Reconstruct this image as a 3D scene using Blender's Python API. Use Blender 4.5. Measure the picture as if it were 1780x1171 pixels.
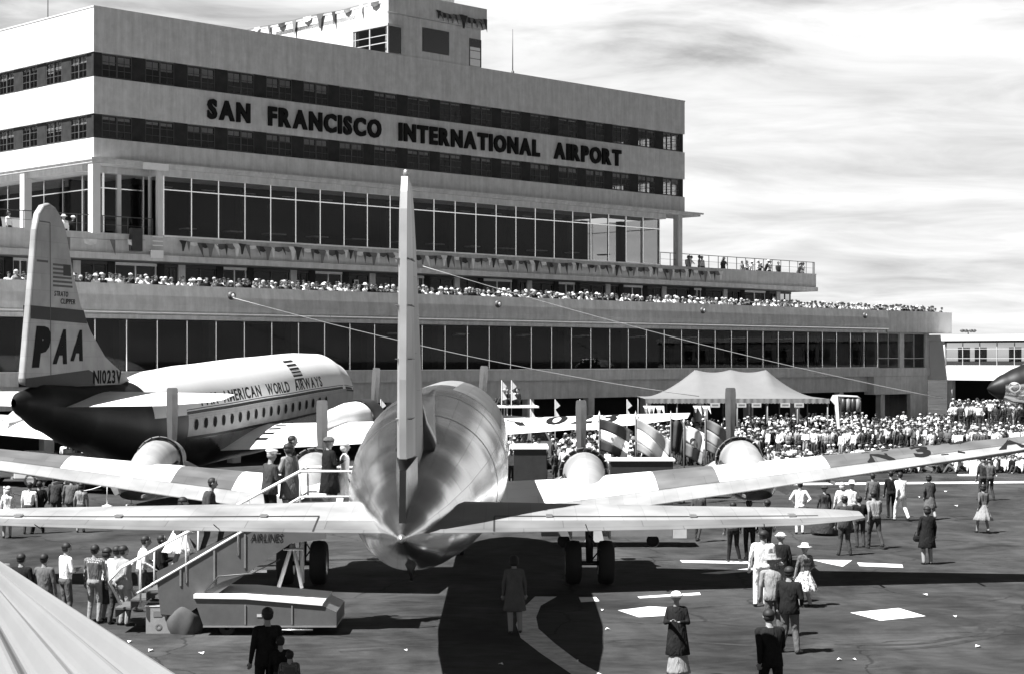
import bpy, bmesh, math, random
import numpy as np
from mathutils import Vector, Matrix
random.seed(7)
R = math.radians
# ------------------------------------------------------------------ camera, light, exposure
F, HX, HY, CH = 3075.0, 890.0, 624.0, 5.9          # focal (px of the 1780 px photograph), horizon, camera height
sc = bpy.context.scene
for o in list(bpy.data.objects): bpy.data.objects.remove(o)
C = sc.collection
cam = bpy.data.cameras.new('camera'); co = bpy.data.objects.new('camera', cam); C.objects.link(co)
co.location = (0, 0, CH); co.rotation_euler = (R(90), 0, 0)
cam.sensor_width = 36; cam.lens = F/1780*36; cam.shift_y = (HY-585.5)/1780; cam.clip_end = 9000; cam.clip_start = .2
sc.camera = co
sc.view_settings.view_transform = 'Standard'; sc.view_settings.look = 'None'
sc.view_settings.gamma = 1; sc.view_settings.use_curve_mapping = False
sc.view_settings.exposure = 1.45
SUN_EL, SUN_AZ = 58.0, 237.5
e, a = R(SUN_EL), R(SUN_AZ)
sd = Vector((math.sin(a)*math.cos(e), math.cos(a)*math.cos(e), math.sin(e)))
sun = bpy.data.lights.new('sun', 'SUN'); sun.energy = 5.0; sun.angle = R(.5); sun.color = (1, 1, 1)
so = bpy.data.objects.new('sun', sun); C.objects.link(so); so.rotation_euler = sd.to_track_quat('Z', 'Y').to_euler()
so.location = (-30, -20, 60)
w = bpy.data.worlds.new('World'); sc.world = w; w.use_nodes = True
nt = w.node_tree; N = nt.nodes; L = nt.links; N.clear()
def nd(t, **k):
    n = N.new(t)
    for q, v in k.items(): setattr(n, q, v)
    return n
def mth(op, *ins):
    n = nd('ShaderNodeMath', operation=op)
    for i, v in enumerate(ins):
        if isinstance(v, (int, float)): n.inputs[i].default_value = v
        else: L.new(v, n.inputs[i])
    return n.outputs[0]
sky = nd('ShaderNodeTexSky', sky_type='NISHITA'); sky.sun_disc = False; sky.sun_elevation = e; sky.sun_rotation = a
sky.air_density = 1.0; sky.dust_density = 1.2
bw = nd('ShaderNodeRGBToBW'); L.new(sky.outputs[0], bw.inputs[0])
tc = nd('ShaderNodeTexCoord'); sep = nd('ShaderNodeSeparateXYZ'); L.new(tc.outputs['Generated'], sep.inputs[0])
zz = mth('MAXIMUM', sep.outputs[2], 0.0)
den = mth('ADD', zz, .16)
cx = mth('DIVIDE', sep.outputs[0], den); cy = mth('DIVIDE', sep.outputs[1], den)
cmb = nd('ShaderNodeCombineXYZ'); L.new(cx, cmb.inputs[0]); L.new(cy, cmb.inputs[1])
def noise(scale, det, rough, dist, vec):
    n = nd('ShaderNodeTexNoise'); n.inputs['Scale'].default_value = scale; n.inputs['Detail'].default_value = det
    n.inputs['Roughness'].default_value = rough; n.inputs['Distortion'].default_value = dist; L.new(vec, n.inputs['Vector']); return n.outputs[0]
mp = nd('ShaderNodeMapping'); L.new(cmb.outputs[0], mp.inputs[0]); mp.inputs['Rotation'].default_value = (0, 0, R(-28)); mp.inputs['Scale'].default_value = (.75, 1.25, 1); mp.inputs['Location'].default_value = (-8.2, -6.1, 0)
n1 = noise(.62, 8, .55, .7, mp.outputs[0]); n2 = noise(3.0, 9, .58, .5, mp.outputs[0])
mix = mth('ADD', mth('MULTIPLY', n1, .72), mth('MULTIPLY', n2, .28))
cov = mth('ADD', mix, mth('MULTIPLY', mth('SUBTRACT', .205, zz), 2.2))      # cover thins out towards the zenith
mr = nd('ShaderNodeMapRange'); mr.interpolation_type = 'SMOOTHSTEP'
for i, v in ((1, .40), (2, .62), (3, 0.0), (4, 1.0)): mr.inputs[i].default_value = v
L.new(cov, mr.inputs[0])
base = mth('MULTIPLY', bw.outputs[0], .27)
cl = mth('ADD', -.75, mth('MULTIPLY', mth('ADD', mth('MULTIPLY', n1, .5), mth('MULTIPLY', n2, .5)), 14.5))
k = mr.outputs[0]
val = mth('ADD', mth('MULTIPLY', base, mth('SUBTRACT', 1.0, k)), mth('MULTIPLY', cl, k))
bg = nd('ShaderNodeBackground'); bg.inputs[1].default_value = .05; L.new(val, bg.inputs[0])
out = nd('ShaderNodeOutputWorld'); L.new(bg.outputs[0], out.inputs[0])
N = L = None

# ------------------------------------------------------------------ materials
MATS = {}
def mat(name, g, rough=.7, metal=0., var=.12, scale=3., bump=0., spec=.4, stretch=(1, 1, 1), coord='Object', g2=None):
    if name in MATS: return MATS[name]
    m = bpy.data.materials.new(name); m.use_nodes = True; t = m.node_tree; p = t.nodes['Principled BSDF']
    p.inputs['Roughness'].default_value = rough; p.inputs['Metallic'].default_value = metal; p.inputs['Specular IOR Level'].default_value = spec
    c = t.nodes.new('ShaderNodeTexCoord'); mpp = t.nodes.new('ShaderNodeMapping'); mpp.inputs['Scale'].default_value = stretch
    t.links.new(c.outputs[coord], mpp.inputs[0])
    n = t.nodes.new('ShaderNodeTexNoise'); n.inputs['Scale'].default_value = scale; n.inputs['Detail'].default_value = 6; n.inputs['Roughness'].default_value = .65
    t.links.new(mpp.outputs[0], n.inputs['Vector'])
    r = t.nodes.new('ShaderNodeValToRGB'); lo, hi = g*(1-var), (g2 if g2 is not None else g*(1+var))
    r.color_ramp.elements[0].position = .32; r.color_ramp.elements[1].position = .68
    r.color_ramp.elements[0].color = (lo, lo, lo, 1); r.color_ramp.elements[1].color = (hi, hi, hi, 1)
    t.links.new(n.outputs[0], r.inputs[0]); t.links.new(r.outputs[0], p.inputs['Base Color'])
    if bump:
        b = t.nodes.new('ShaderNodeBump'); b.inputs['Strength'].default_value = bump; b.inputs['Distance'].default_value = .02
        t.links.new(n.outputs[0], b.inputs['Height']); t.links.new(b.outputs[0], p.inputs['Normal'])
    MATS[name] = m; return m
def pattern_mat(name, g1, g2, kind, scale, rough=.8):
    m = bpy.data.materials.new(name); m.use_nodes = True; t = m.node_tree; p = t.nodes['Principled BSDF']; p.inputs['Roughness'].default_value = rough
    c = t.nodes.new('ShaderNodeTexCoord')
    if kind == 'check': x = t.nodes.new('ShaderNodeTexBrick'); x.inputs['Scale'].default_value = scale; x.inputs['Color1'].default_value = (g1,)*3+(1,); x.inputs['Color2'].default_value = ((g1*.6),)*3+(1,); x.inputs['Mortar'].default_value = (g2,)*3+(1,); x.inputs['Mortar Size'].default_value = .09; o_ = x.outputs[0]; t.links.new(c.outputs['Object'], x.inputs['Vector'])
    else:
        x = t.nodes.new('ShaderNodeTexVoronoi'); x.inputs['Scale'].default_value = scale; t.links.new(c.outputs['Object'], x.inputs['Vector'])
        r = t.nodes.new('ShaderNodeValToRGB'); r.color_ramp.elements[0].position = .35; r.color_ramp.elements[1].position = .45
        r.color_ramp.elements[0].color = (g2,)*3+(1,); r.color_ramp.elements[1].color = (g1,)*3+(1,); t.links.new(x.outputs[0], r.inputs[0]); o_ = r.outputs[0]
    t.links.new(o_, p.inputs['Base Color']); MATS[name] = m; return m
def sheet_mat(name, g, rough, metal, var=.25, seam=.35, bw_=1.2, bh=.6, bump=.25):
    """riveted metal skin: sheets of slightly different tone with dark seams, on UVs in metres"""
    m = bpy.data.materials.new(name); m.use_nodes = True; t = m.node_tree; p = t.nodes['Principled BSDF']; ln = t.links
    p.inputs['Metallic'].default_value = metal; p.inputs['Roughness'].default_value = rough
    c = t.nodes.new('ShaderNodeTexCoord'); b = t.nodes.new('ShaderNodeTexBrick'); ln.new(c.outputs['UV'], b.inputs['Vector'])
    b.inputs['Scale'].default_value = 1; b.inputs['Brick Width'].default_value = bw_; b.inputs['Row Height'].default_value = bh
    b.inputs['Mortar Size'].default_value = .006; b.inputs['Mortar Smooth'].default_value = .3
    b.inputs['Color1'].default_value = (g*(1-var),)*3+(1,); b.inputs['Color2'].default_value = (min(1, g*(1+var)),)*3+(1,); b.inputs['Mortar'].default_value = (g*seam,)*3+(1,)
    n = t.nodes.new('ShaderNodeTexNoise'); n.inputs['Scale'].default_value = 1.1; n.inputs['Detail'].default_value = 5; ln.new(c.outputs['Object'], n.inputs['Vector'])
    mx = t.nodes.new('ShaderNodeMix'); mx.data_type = 'RGBA'; mx.blend_type = 'OVERLAY'; mx.inputs[0].default_value = .45
    ln.new(b.outputs[0], mx.inputs[6]); 
    cr = t.nodes.new('ShaderNodeValToRGB'); cr.color_ramp.elements[0].position = .3; cr.color_ramp.elements[1].position = .7
    cr.color_ramp.elements[0].color = (.25,)*3+(1,); cr.color_ramp.elements[1].color = (.75,)*3+(1,); ln.new(n.outputs[0], cr.inputs[0]); ln.new(cr.outputs[0], mx.inputs[7])
    ln.new(mx.outputs[2], p.inputs['Base Color'])
    rr = t.nodes.new('ShaderNodeMapRange'); rr.inputs[3].default_value = rough*.75; rr.inputs[4].default_value = min(1, rough*1.35); ln.new(n.outputs[0], rr.inputs[0]); ln.new(rr.outputs[0], p.inputs['Roughness'])
    if bump:
        n3 = t.nodes.new('ShaderNodeTexNoise'); n3.inputs['Scale'].default_value = 1.6; n3.inputs['Detail'].default_value = 2; ln.new(c.outputs['Object'], n3.inputs['Vector'])
        ad = t.nodes.new('ShaderNodeMath'); ad.operation = 'MULTIPLY_ADD'; ln.new(b.outputs[1], ad.inputs[0]); ad.inputs[1].default_value = -.25; ln.new(n3.outputs[0], ad.inputs[2])
        bu = t.nodes.new('ShaderNodeBump'); bu.inputs['Strength'].default_value = bump; bu.inputs['Distance'].default_value = .05; ln.new(ad.outputs[0], bu.inputs['Height']); ln.new(bu.outputs[0], p.inputs['Normal'])
    MATS[name] = m; return m
def glass_mat(name, tint, refl):
    m = bpy.data.materials.new(name); m.use_nodes = True; t = m.node_tree; t.nodes.clear()
    o = t.nodes.new('ShaderNodeOutputMaterial'); g = t.nodes.new('ShaderNodeBsdfGlossy'); g.inputs['Roughness'].default_value = .02
    tr = t.nodes.new('ShaderNodeBsdfTransparent'); tr.inputs[0].default_value = (tint,)*3+(1,); mx = t.nodes.new('ShaderNodeMixShader'); mx.inputs[0].default_value = refl
    t.links.new(tr.outputs[0], mx.inputs[1]); t.links.new(g.outputs[0], mx.inputs[2]); t.links.new(mx.outputs[0], o.inputs[0]); MATS[name] = m; return m
M_wall = mat('concrete_wall', .56, .85, var=.08, scale=1.6, bump=.2, g2=.66)
def streak(m, amt):
    t = m.node_tree; p = t.nodes['Principled BSDF']; src = p.inputs['Base Color'].links[0].from_socket
    c = t.nodes.new('ShaderNodeTexCoord'); mm = t.nodes.new('ShaderNodeMapping'); mm.inputs['Scale'].default_value = (1, 1, .09); t.links.new(c.outputs['Object'], mm.inputs[0])
    n = t.nodes.new('ShaderNodeTexNoise'); n.inputs['Scale'].default_value = 2.6; n.inputs['Detail'].default_value = 7; n.inputs['Roughness'].default_value = .7; t.links.new(mm.outputs[0], n.inputs['Vector'])
    r = t.nodes.new('ShaderNodeMapRange'); r.inputs[1].default_value = .35; r.inputs[2].default_value = .62; r.inputs[3].default_value = 1-amt; r.inputs[4].default_value = 1.; t.links.new(n.outputs[0], r.inputs[0])
    x = t.nodes.new('ShaderNodeMix'); x.data_type = 'RGBA'; x.blend_type = 'MULTIPLY'; x.inputs[0].default_value = 1; t.links.new(src, x.inputs[6]); t.links.new(r.outputs[0], x.inputs[7]); t.links.new(x.outputs[2], p.inputs['Base Color'])
streak(M_wall, .22)
M_light = mat('pale_stucco', .62, .8, var=.05, scale=.8)
M_span = mat('dark_spandrel', .032, .8, var=.25, scale=2, spec=.1)
M_frame = mat('white_frame', .80, .4, var=.05)
M_mull = mat('aluminium_mullion', .95, .22, .9, var=.03)
M_dframe = mat('grey_window_frame', .07, .6, var=.05, spec=.2)
M_glass = glass_mat('window_glass', .75, .014)
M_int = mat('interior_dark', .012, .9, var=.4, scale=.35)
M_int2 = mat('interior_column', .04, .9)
M_blind = mat('window_blind', .42, .9, var=.08, scale=8)
M_rail = mat('railing_paint', .07, .5)
M_chrome = mat('bright_trim', .8, .3, .9, var=.05)
M_letter = mat('sign_letter', .012, .8, spec=.1)
M_roof = mat('roof_gravel', .25, .95, scale=6)
M_white = mat('white_paint', .80, .45, var=.04, scale=4)
M_black = mat('black_rubber', .018, .85)
M_dark = mat('dark_paint', .03, .4, var=.2)
M_grey = mat('grey_paint', .16, .5, var=.12, scale=2.5)
M_lgrey = mat('light_grey_paint', .42, .5, var=.1, scale=2.5)
M_steel = mat('bare_steel', .5, .35, .8, var=.12)
M_can = mat('white_canvas', .155, .85, var=.06, scale=1.2, bump=.1)
M_tread = mat('stair_tread', .09, .8)
M_alu = sheet_mat('polished_aluminium', .78, .21, 1.0, var=.08, seam=.22, bump=.15)
M_alud = sheet_mat('dull_aluminium', .52, .38, .9, var=.15, seam=.4, bump=.2)
M_wwhite = sheet_mat('white_wing_skin', .80, .4, 0., var=.03, seam=.75, bump=.08, bw_=1.6, bh=.8)
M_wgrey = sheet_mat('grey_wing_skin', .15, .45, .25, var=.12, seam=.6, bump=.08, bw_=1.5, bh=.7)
M_silver = sheet_mat('silver_doped_fabric', .27, .5, .1, var=.06, seam=.8, bump=.1, bw_=.35, bh=6)
M_tail = sheet_mat('tail_skin', .30, .4, .55, var=.08, seam=.5, bump=.1)
M_blade = mat('propeller_blade', .17, .5, .3)
M_pgrey = sheet_mat('airliner_tail_grey', .30, .5, .15, var=.06, seam=.7, bump=.08)
M_pwhite = mat('airliner_white_crown', .80, .35, var=.02)
M_navy = mat('airliner_dark_blue', .012, .45, var=.2, spec=.2)
M_pbelly = sheet_mat('airliner_belly_metal', .30, .2, .95, var=.2, seam=.4, bump=.25)

# ------------------------------------------------------------------ helpers
def tag(o, label=None, cat=None, group=None, kind=None):
    if label: o['label'] = label
    if cat: o['category'] = cat
    if group: o['group'] = group
    if kind: o['kind'] = kind
    return o
def empty(name, loc=(0, 0, 0), rz=0, label=None, cat=None, group=None, parent=None):
    o = bpy.data.objects.new(name, None); C.objects.link(o); o.location = loc; o.rotation_euler = (0, 0, rz); o.empty_display_size = .3
    if parent: o.parent = parent
    return tag(o, label, cat, group)
def link(name, me, m=None, parent=None, loc=None, rz=None):
    if m is not None and not me.materials:
        for q in (m if isinstance(m, (list, tuple)) else [m]): me.materials.append(q)
    o = bpy.data.objects.new(name, me); C.objects.link(o)
    if parent: o.parent = parent
    if loc: o.location = loc
    if rz is not None: o.rotation_euler = (0, 0, rz)
    return o
class MB:
    def __init__(s): s.v = []; s.f = []; s.mi = []; s.sm = []
    def add(s, vs, fs, mi=0, sm=False):
        b = len(s.v); s.v += [tuple(v) for v in vs]; s.f += [tuple(b+i for i in f) for f in fs]; s.mi += [mi]*len(fs); s.sm += [sm]*len(fs); return s
    def box(s, a, b, mi=0):
        x0, y0, z0 = a; x1, y1, z1 = b
        return s.add([(x0,y0,z0),(x1,y0,z0),(x1,y1,z0),(x0,y1,z0),(x0,y0,z1),(x1,y0,z1),(x1,y1,z1),(x0,y1,z1)],
                     [(0,3,2,1),(4,5,6,7),(0,1,5,4),(1,2,6,5),(2,3,7,6),(3,0,4,7)], mi)
    def prism(s, poly, ax, lo, hi, mi=0):
        """poly in the plane across axis ax, extruded lo..hi"""
        def P(u, v, w_): return (w_, u, v) if ax == 'x' else ((u, w_, v) if ax == 'y' else (u, v, w_))
        n = len(poly); vs = [P(u, v, lo) for u, v in poly]+[P(u, v, hi) for u, v in poly]
        fs = [tuple(range(n)), tuple(range(2*n-1, n-1, -1))]+[(i, i+n, (i+1) % n+n, (i+1) % n) for i in range(n)]
        return s.add(vs, fs, mi)
    def tube(s, pts, r, n=8, mi=0, sm=True, cap=True):
        pts = [Vector(p) for p in pts]; rs = r if isinstance(r, (list, tuple)) else [r]*len(pts); vs = []
        for i, p in enumerate(pts):
            d = (pts[min(i+1, len(pts)-1)]-pts[max(i-1, 0)]).normalized(); up = Vector((0, 0, 1)) if abs(d.z) < .95 else Vector((0, 1, 0))
            u = d.cross(up).normalized(); v = u.cross(d)
            for j in range(n):
                t = 2*math.pi*j/n; vs.append(p+(u*math.cos(t)+v*math.sin(t))*rs[i])
        fs = [(i*n+j, i*n+(j+1) % n, (i+1)*n+(j+1) % n, (i+1)*n+j) for i in range(len(pts)-1) for j in range(n)]
        s.add(vs, fs, mi, sm)
        if cap:
            b = len(s.v)-len(vs); s.f += [tuple(b+j for j in reversed(range(n))), tuple(b+(len(pts)-1)*n+j for j in range(n))]; s.mi += [mi]*2; s.sm += [False]*2
        return s
    def lathe(s, c, prof, n=16, mi=0, axis='z', sm=True):
        vs = []
        for h, r in prof:
            for j in range(n):
                t = 2*math.pi*j/n; q = (r*math.cos(t), r*math.sin(t), h)
                if axis == 'y': q = (q[0], q[2], q[1])
                if axis == 'x': q = (q[2], q[0], q[1])
                vs.append((c[0]+q[0], c[1]+q[1], c[2]+q[2]))
        return s.add(vs, [(i*n+j, i*n+(j+1) % n, (i+1)*n+(j+1) % n, (i+1)*n+j) for i in range(len(prof)-1) for j in range(n)], mi, sm)
    def mesh(s, name='m'):
        me = bpy.data.meshes.new(name); me.from_pydata(s.v, [], s.f)
        me.polygons.foreach_set('material_index', s.mi); me.polygons.foreach_set('use_smooth', s.sm); me.update()
        bm = bmesh.new(); bm.from_mesh(me); bmesh.ops.recalc_face_normals(bm, faces=bm.faces); bm.to_mesh(me); bm.free(); return me
    def build(s, name, m, parent=None, loc=None, rz=None): return link(name, s.mesh(name), m, parent, loc, rz)
def B(name, a, b, m, parent=None):
    return MB().box(a, b).build(name, m, parent)
def at(x, y, Y): return Vector(((x-HX)/F*Y, Y, CH-(y-HY)/F*Y))
def ground(x, y):
    Y = CH*F/(y-HY); return Vector(((x-HX)/F*Y, Y, 0))
GL = {}
def glyph(ch, bold=.0, ext=.5):
    """one glyph as (verts, faces) in the XY plane, height 1 for capitals, left edge at 0; extruded 1 deep in z"""
    key = (ch, bold)
    if key in GL: return GL[key]
    cu = bpy.data.curves.new('t', 'FONT'); cu.body = ch; cu.size = 1; cu.extrude = ext; cu.offset = bold; cu.resolution_u = 3
    o = bpy.data.objects.new('t', cu); C.objects.link(o); dg = bpy.context.evaluated_depsgraph_get(); me = bpy.data.meshes.new_from_object(o.evaluated_get(dg))
    v = np.array([q.co[:] for q in me.vertices]); f = [tuple(p.vertices) for p in me.polygons]
    C.objects.unlink(o); bpy.data.objects.remove(o); bpy.data.curves.remove(cu)
    sc_ = 1/.729; v[:, :2] *= sc_; v[:, 0] -= v[:, 0].min(); v[:, 2] = v[:, 2]+.5
    GL[key] = (v, f, v[:, 0].max()); return GL[key]
def text_verts(s, h, wid, fn, depth, bold=.02, shear=0, gap=.18):
    """lay string out in (u, v), total width wid, height h; fn(u, v, w) -> xyz; yields per-glyph MB"""
    adv = []; x = 0
    for ch in s:
        if ch == ' ': adv.append(x); x += .45; continue
        adv.append(x); x += glyph(ch, bold)[2]+gap
    tot = x-gap; k = wid/tot
    for ch, a0 in zip(s, adv):
        if ch == ' ': continue
        v, f, wd = glyph(ch, bold)
        yield ch, MB().add([fn((q[0]+a0)*k+q[1]*h*shear, q[1]*h, q[2]*depth) for q in v], f)

# ------------------------------------------------------------------ ground
g_ = bpy.data.materials.new('asphalt'); g_.use_nodes = True; t = g_.node_tree; p = t.nodes['Principled BSDF']; ln = t.links
p.inputs['Roughness'].default_value = .9; p.inputs['Specular IOR Level'].default_value = .25
c = t.nodes.new('ShaderNodeTexCoord')
def gn(scale, det, dist=0., st=(1, 1, 1), rough=.6):
    m_ = t.nodes.new('ShaderNodeMapping'); m_.inputs['Scale'].default_value = st; ln.new(c.outputs['Object'], m_.inputs[0])
    n = t.nodes.new('ShaderNodeTexNoise'); n.inputs['Scale'].default_value = scale; n.inputs['Detail'].default_value = det; n.inputs['Distortion'].default_value = dist; n.inputs['Roughness'].default_value = rough
    ln.new(m_.outputs[0], n.inputs['Vector']); return n.outputs[0]
def gm(op, a_, b_):
    n = t.nodes.new('ShaderNodeMath'); n.operation = op
    for i, v in enumerate((a_, b_)):
        if isinstance(v, (int, float)): n.inputs[i].default_value = v
        else: ln.new(v, n.inputs[i])
    return n.outputs[0]
A = gn(.35, 7, 1.2, (1, .6, 1)); A2 = gn(1.8, 6, 1.5, (.5, 1, 1)); A3 = gn(40, 3)
sm_ = gm('ADD', gm('ADD', gm('MULTIPLY', A, .5), gm('MULTIPLY', A2, .3)), gm('MULTIPLY', A3, .2))
r = t.nodes.new('ShaderNodeValToRGB'); el = r.color_ramp.elements
el[0].position = .40; el[0].color = (.012,)*3+(1,); el[1].position = .62; el[1].color = (.056,)*3+(1,)
x_ = el.new(.5); x_.color = (.032,)*3+(1,); ln.new(sm_, r.inputs[0])
# oil spots
vo = t.nodes.new('ShaderNodeTexVoronoi'); vo.inputs['Scale'].default_value = .42; ln.new(c.outputs['Object'], vo.inputs['Vector'])
sp = t.nodes.new('ShaderNodeMapRange'); sp.inputs[1].default_value = .06; sp.inputs[2].default_value = .22; sp.inputs[3].default_value = .35; sp.inputs[4].default_value = 1.
ln.new(gm('ADD', vo.outputs[0], gm('MULTIPLY', A2, .12)), sp.inputs[0])
mx = t.nodes.new('ShaderNodeMix'); mx.data_type = 'RGBA'; mx.blend_type = 'MULTIPLY'; mx.inputs[0].default_value = .55; ln.new(r.outputs[0], mx.inputs[6]); ln.new(sp.outputs[0], mx.inputs[7])
vc = t.nodes.new('ShaderNodeTexVoronoi'); vc.feature = 'DISTANCE_TO_EDGE'; vc.inputs['Scale'].default_value = .16
dv = t.nodes.new('ShaderNodeVectorMath'); dv.operation = 'ADD'; nn2 = t.nodes.new('ShaderNodeTexNoise'); nn2.inputs['Scale'].default_value = .7; nn2.inputs['Detail'].default_value = 6; ln.new(c.outputs['Object'], nn2.inputs['Vector'])
ln.new(c.outputs['Object'], dv.inputs[0]); ln.new(nn2.outputs[1], dv.inputs[1]); ln.new(dv.outputs[0], vc.inputs['Vector'])
ck = t.nodes.new('ShaderNodeMapRange'); ck.inputs[1].default_value = .002; ck.inputs[2].default_value = .006; ck.inputs[3].default_value = .45; ck.inputs[4].default_value = 1.; ln.new(vc.outputs[0], ck.inputs[0])
pt_ = t.nodes.new('ShaderNodeMapRange'); pt_.inputs[1].default_value = .38; pt_.inputs[2].default_value = .62; pt_.inputs[3].default_value = .68; pt_.inputs[4].default_value = 1.35; ln.new(gn(.11, 5, 2.0, (1, .8, 1)), pt_.inputs[0])
mm_ = gm('MULTIPLY', ck.outputs[0], pt_.outputs[0])
mx2 = t.nodes.new('ShaderNodeMix'); mx2.data_type = 'RGBA'; mx2.blend_type = 'MULTIPLY'; mx2.inputs[0].default_value = 1; ln.new(mx.outputs[2], mx2.inputs[6]); ln.new(mm_, mx2.inputs[7])
ln.new(mx2.outputs[2], p.inputs['Base Color'])
bu = t.nodes.new('ShaderNodeBump'); bu.inputs['Strength'].default_value = .4; bu.inputs['Distance'].default_value = .01; ln.new(A3, bu.inputs['Height']); ln.new(bu.outputs[0], p.inputs['Normal'])
tag(MB().add([(-4000, -3000, 0), (4000, -3000, 0), (4000, 6000, 0), (-4000, 6000, 0)], [(0, 1, 2, 3)]).build('apron', g_), kind='structure')
M_line = mat('road_paint', .72, .8, var=.12, scale=5)
M_linew = mat('worn_road_paint', .6, .85, var=.3, scale=3)
def decal(pts, m=M_line, z=.004):
    q = [ground(x, y) for x, y in pts]
    tag(MB().add([(v.x, v.y, z) for v in q], [tuple(range(len(q)))]).build('painted_marking', m), kind='structure')
decal([(1478, 1064), (1562, 1056), (1609, 1070), (1530, 1078)])
decal([(1074, 1060), (1130, 1053), (1180, 1056), (1180, 1068), (1110, 1072)], M_linew)
decal([(1108, 1036), (1216, 1029), (1218, 1033), (1112, 1039)])
decal([(1006, 1037), (1036, 1037), (1042, 1044), (1010, 1046)])
decal([(1182, 973), (1300, 975), (1302, 979), (1186, 977)])
decal([(1218, 996), (1330, 984), (1332, 990), (1250, 997)])
decal([(1410, 972), (1481, 973), (1465, 984), (1440, 979)])
decal([(1490, 977), (1568, 980), (1570, 986), (1494, 983)])
decal([(1340, 839), (1900, 834.5), (1900, 837.5), (1340, 842.5)])
decal([(1290, 843), (1330, 842), (1330, 844), (1290, 845)])
arc = [(930, 1036), (905, 1060), (897, 1085), (905, 1108), (940, 1135), (985, 1165), (1055, 1215)]
arc2 = [(968, 1036), (940, 1052), (932, 1072), (936, 1092), (965, 1118), (1010, 1152), (1110, 1205)]
for i in range(len(arc)-1): decal([arc[i], arc[i+1], arc2[i+1], arc2[i]], M_linew)
# tyre marks
M_tyre = mat('tyre_rubber_mark', .016, .95, var=.5, scale=2.5, g2=.034)
def curve_mark(pts, wd):
    q = [ground(x, y) for x, y in pts]; P_ = []
    for i in range(len(q)-1):
        for k in range(6): P_.append(q[i].lerp(q[i+1], k/6))
    for _ in range(4): P_ = [P_[0]]+[(P_[i-1]+P_[i]*2+P_[i+1])/4 for i in range(1, len(P_)-1)]+[P_[-1]]
    vs = []
    for i, p_ in enumerate(P_):
        d = (P_[min(i+1, len(P_)-1)]-P_[max(i-1, 0)]).normalized(); n_ = Vector((-d.y, d.x, 0))*wd/2; vs += [tuple((p_+n_).xy)+(.004,), tuple((p_-n_).xy)+(.004,)]
    tag(MB().add(vs, [(2*i, 2*i+1, 2*i+3, 2*i+2) for i in range(len(P_)-1)]).build('tyre_mark', M_tyre), kind='structure')
for pts, wd in (([(1440, 1128), (1600, 1128), (1730, 1105), (1745, 1085), (1700, 1075)], .22), ([(1450, 1119), (1590, 1121), (1700, 1101), (1712, 1088), (1680, 1082)], .2), ([(1030, 1118), (1100, 1108), (1250, 1118), (1420, 1128)], .16),
                ([(560, 1105), (640, 1112), (715, 1122)], .2), ([(1742, 1080), (1790, 1090), (1860, 1095)], .3), ([(1545, 1015), (1600, 1012), (1660, 1020)], .3), ([(590, 1132), (680, 1126)], .16), ([(1230, 1075), (1290, 1070)], .25)): curve_mark(pts, wd)
# scraps of paper blown over the apron
M_paper = mat('paper', .8, .9)
for i, (x, y) in enumerate([(225, 1116), (262, 1131), (350, 1136), (138, 1080), (705, 1131), (1047, 1061), (1056, 1094), (1660, 1072), (1700, 1124), (1608, 1034), (1644, 854), (1662, 879), (1598, 864), (1459, 1147), (1484, 1147), (1790, 1120), (1760, 822), (1732, 827), (1000, 1150), (870, 1155), (180, 1120)]):
    q = ground(x, y); s = random.uniform(.025, .06)
    o = MB().add([(-s, -s*1.5, .012), (s, -s, .05), (s*1.1, s, .01), (-s, s*1.2, .045), (0, 0, .04)], [(0, 1, 4), (1, 2, 4), (2, 3, 4), (3, 0, 4)]).build('paper_scrap', M_paper, loc=q, rz=random.uniform(0, 3))
    tag(o, 'small white scrap of paper lying on the open asphalt apron', 'litter', 'paper scraps on the apron')

# ------------------------------------------------------------------ terminal building (local x along the facade, y inward, z up)
P0 = Vector((-23.64, 100, 0)); BR = R(45)
bld = empty('terminal_building', P0, BR, 'long concrete airport terminal with ribbon windows, observation decks and big lettering', 'building')
def bb(name, x0, x1, y0, y1, z0, z1, m, parent=bld): return B(name, (x0, y0, z0), (x1, y1, z1), m, parent)
LX, TY = 52.35, 42.0      # tower block: 0..LX along, 0..TY deep
Z = dict(roof=25.8, b1t=23.28, b1b=21.88, b2t=19.79, b2b=18.42, fb=17.28)
def ring(name, z0, z1, m, x0=0, x1=LX, y0=0, y1=TY, th=.35):
    mb = MB(); mb.box((x0, y0, z0), (x1, y0+th, z1)).box((x0, y0+th, z0), (x0+th, y1, z1)).box((x1-th, y0+th, z0), (x1, y1, z1)).box((x0+th, y1-th, z0), (x1-th, y1, z1))
    return mb.build(name, m, bld)
ring('wall', Z['b1t'], Z['roof'], M_wall); ring('wall', Z['b2t'], Z['b1b'], M_wall); ring('wall', Z['fb'], Z['b2b'], M_wall)
bb('coping', -.03, LX+.03, -.03, .38, 25.8, 25.88, M_wall); bb('coping', -.03, .38, .38, TY, 25.8, 25.88, M_wall)
for z0, z1 in ((25.1, 25.4), (Z['b1b']-.12, Z['b1b']-.02), (Z['b2t']+.02, Z['b2t']+.2), (Z['b2b']-.15, Z['b2b']-.02), (Z['fb']+.02, Z['fb']+.3)):
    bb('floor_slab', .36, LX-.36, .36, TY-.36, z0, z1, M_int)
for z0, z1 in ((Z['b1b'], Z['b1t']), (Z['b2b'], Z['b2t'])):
    for x0, x1 in ((.9, LX-6),): bb('corridor_wall', x0+5, x1, 6.4, 6.6, z0, z1, M_int)
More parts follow.
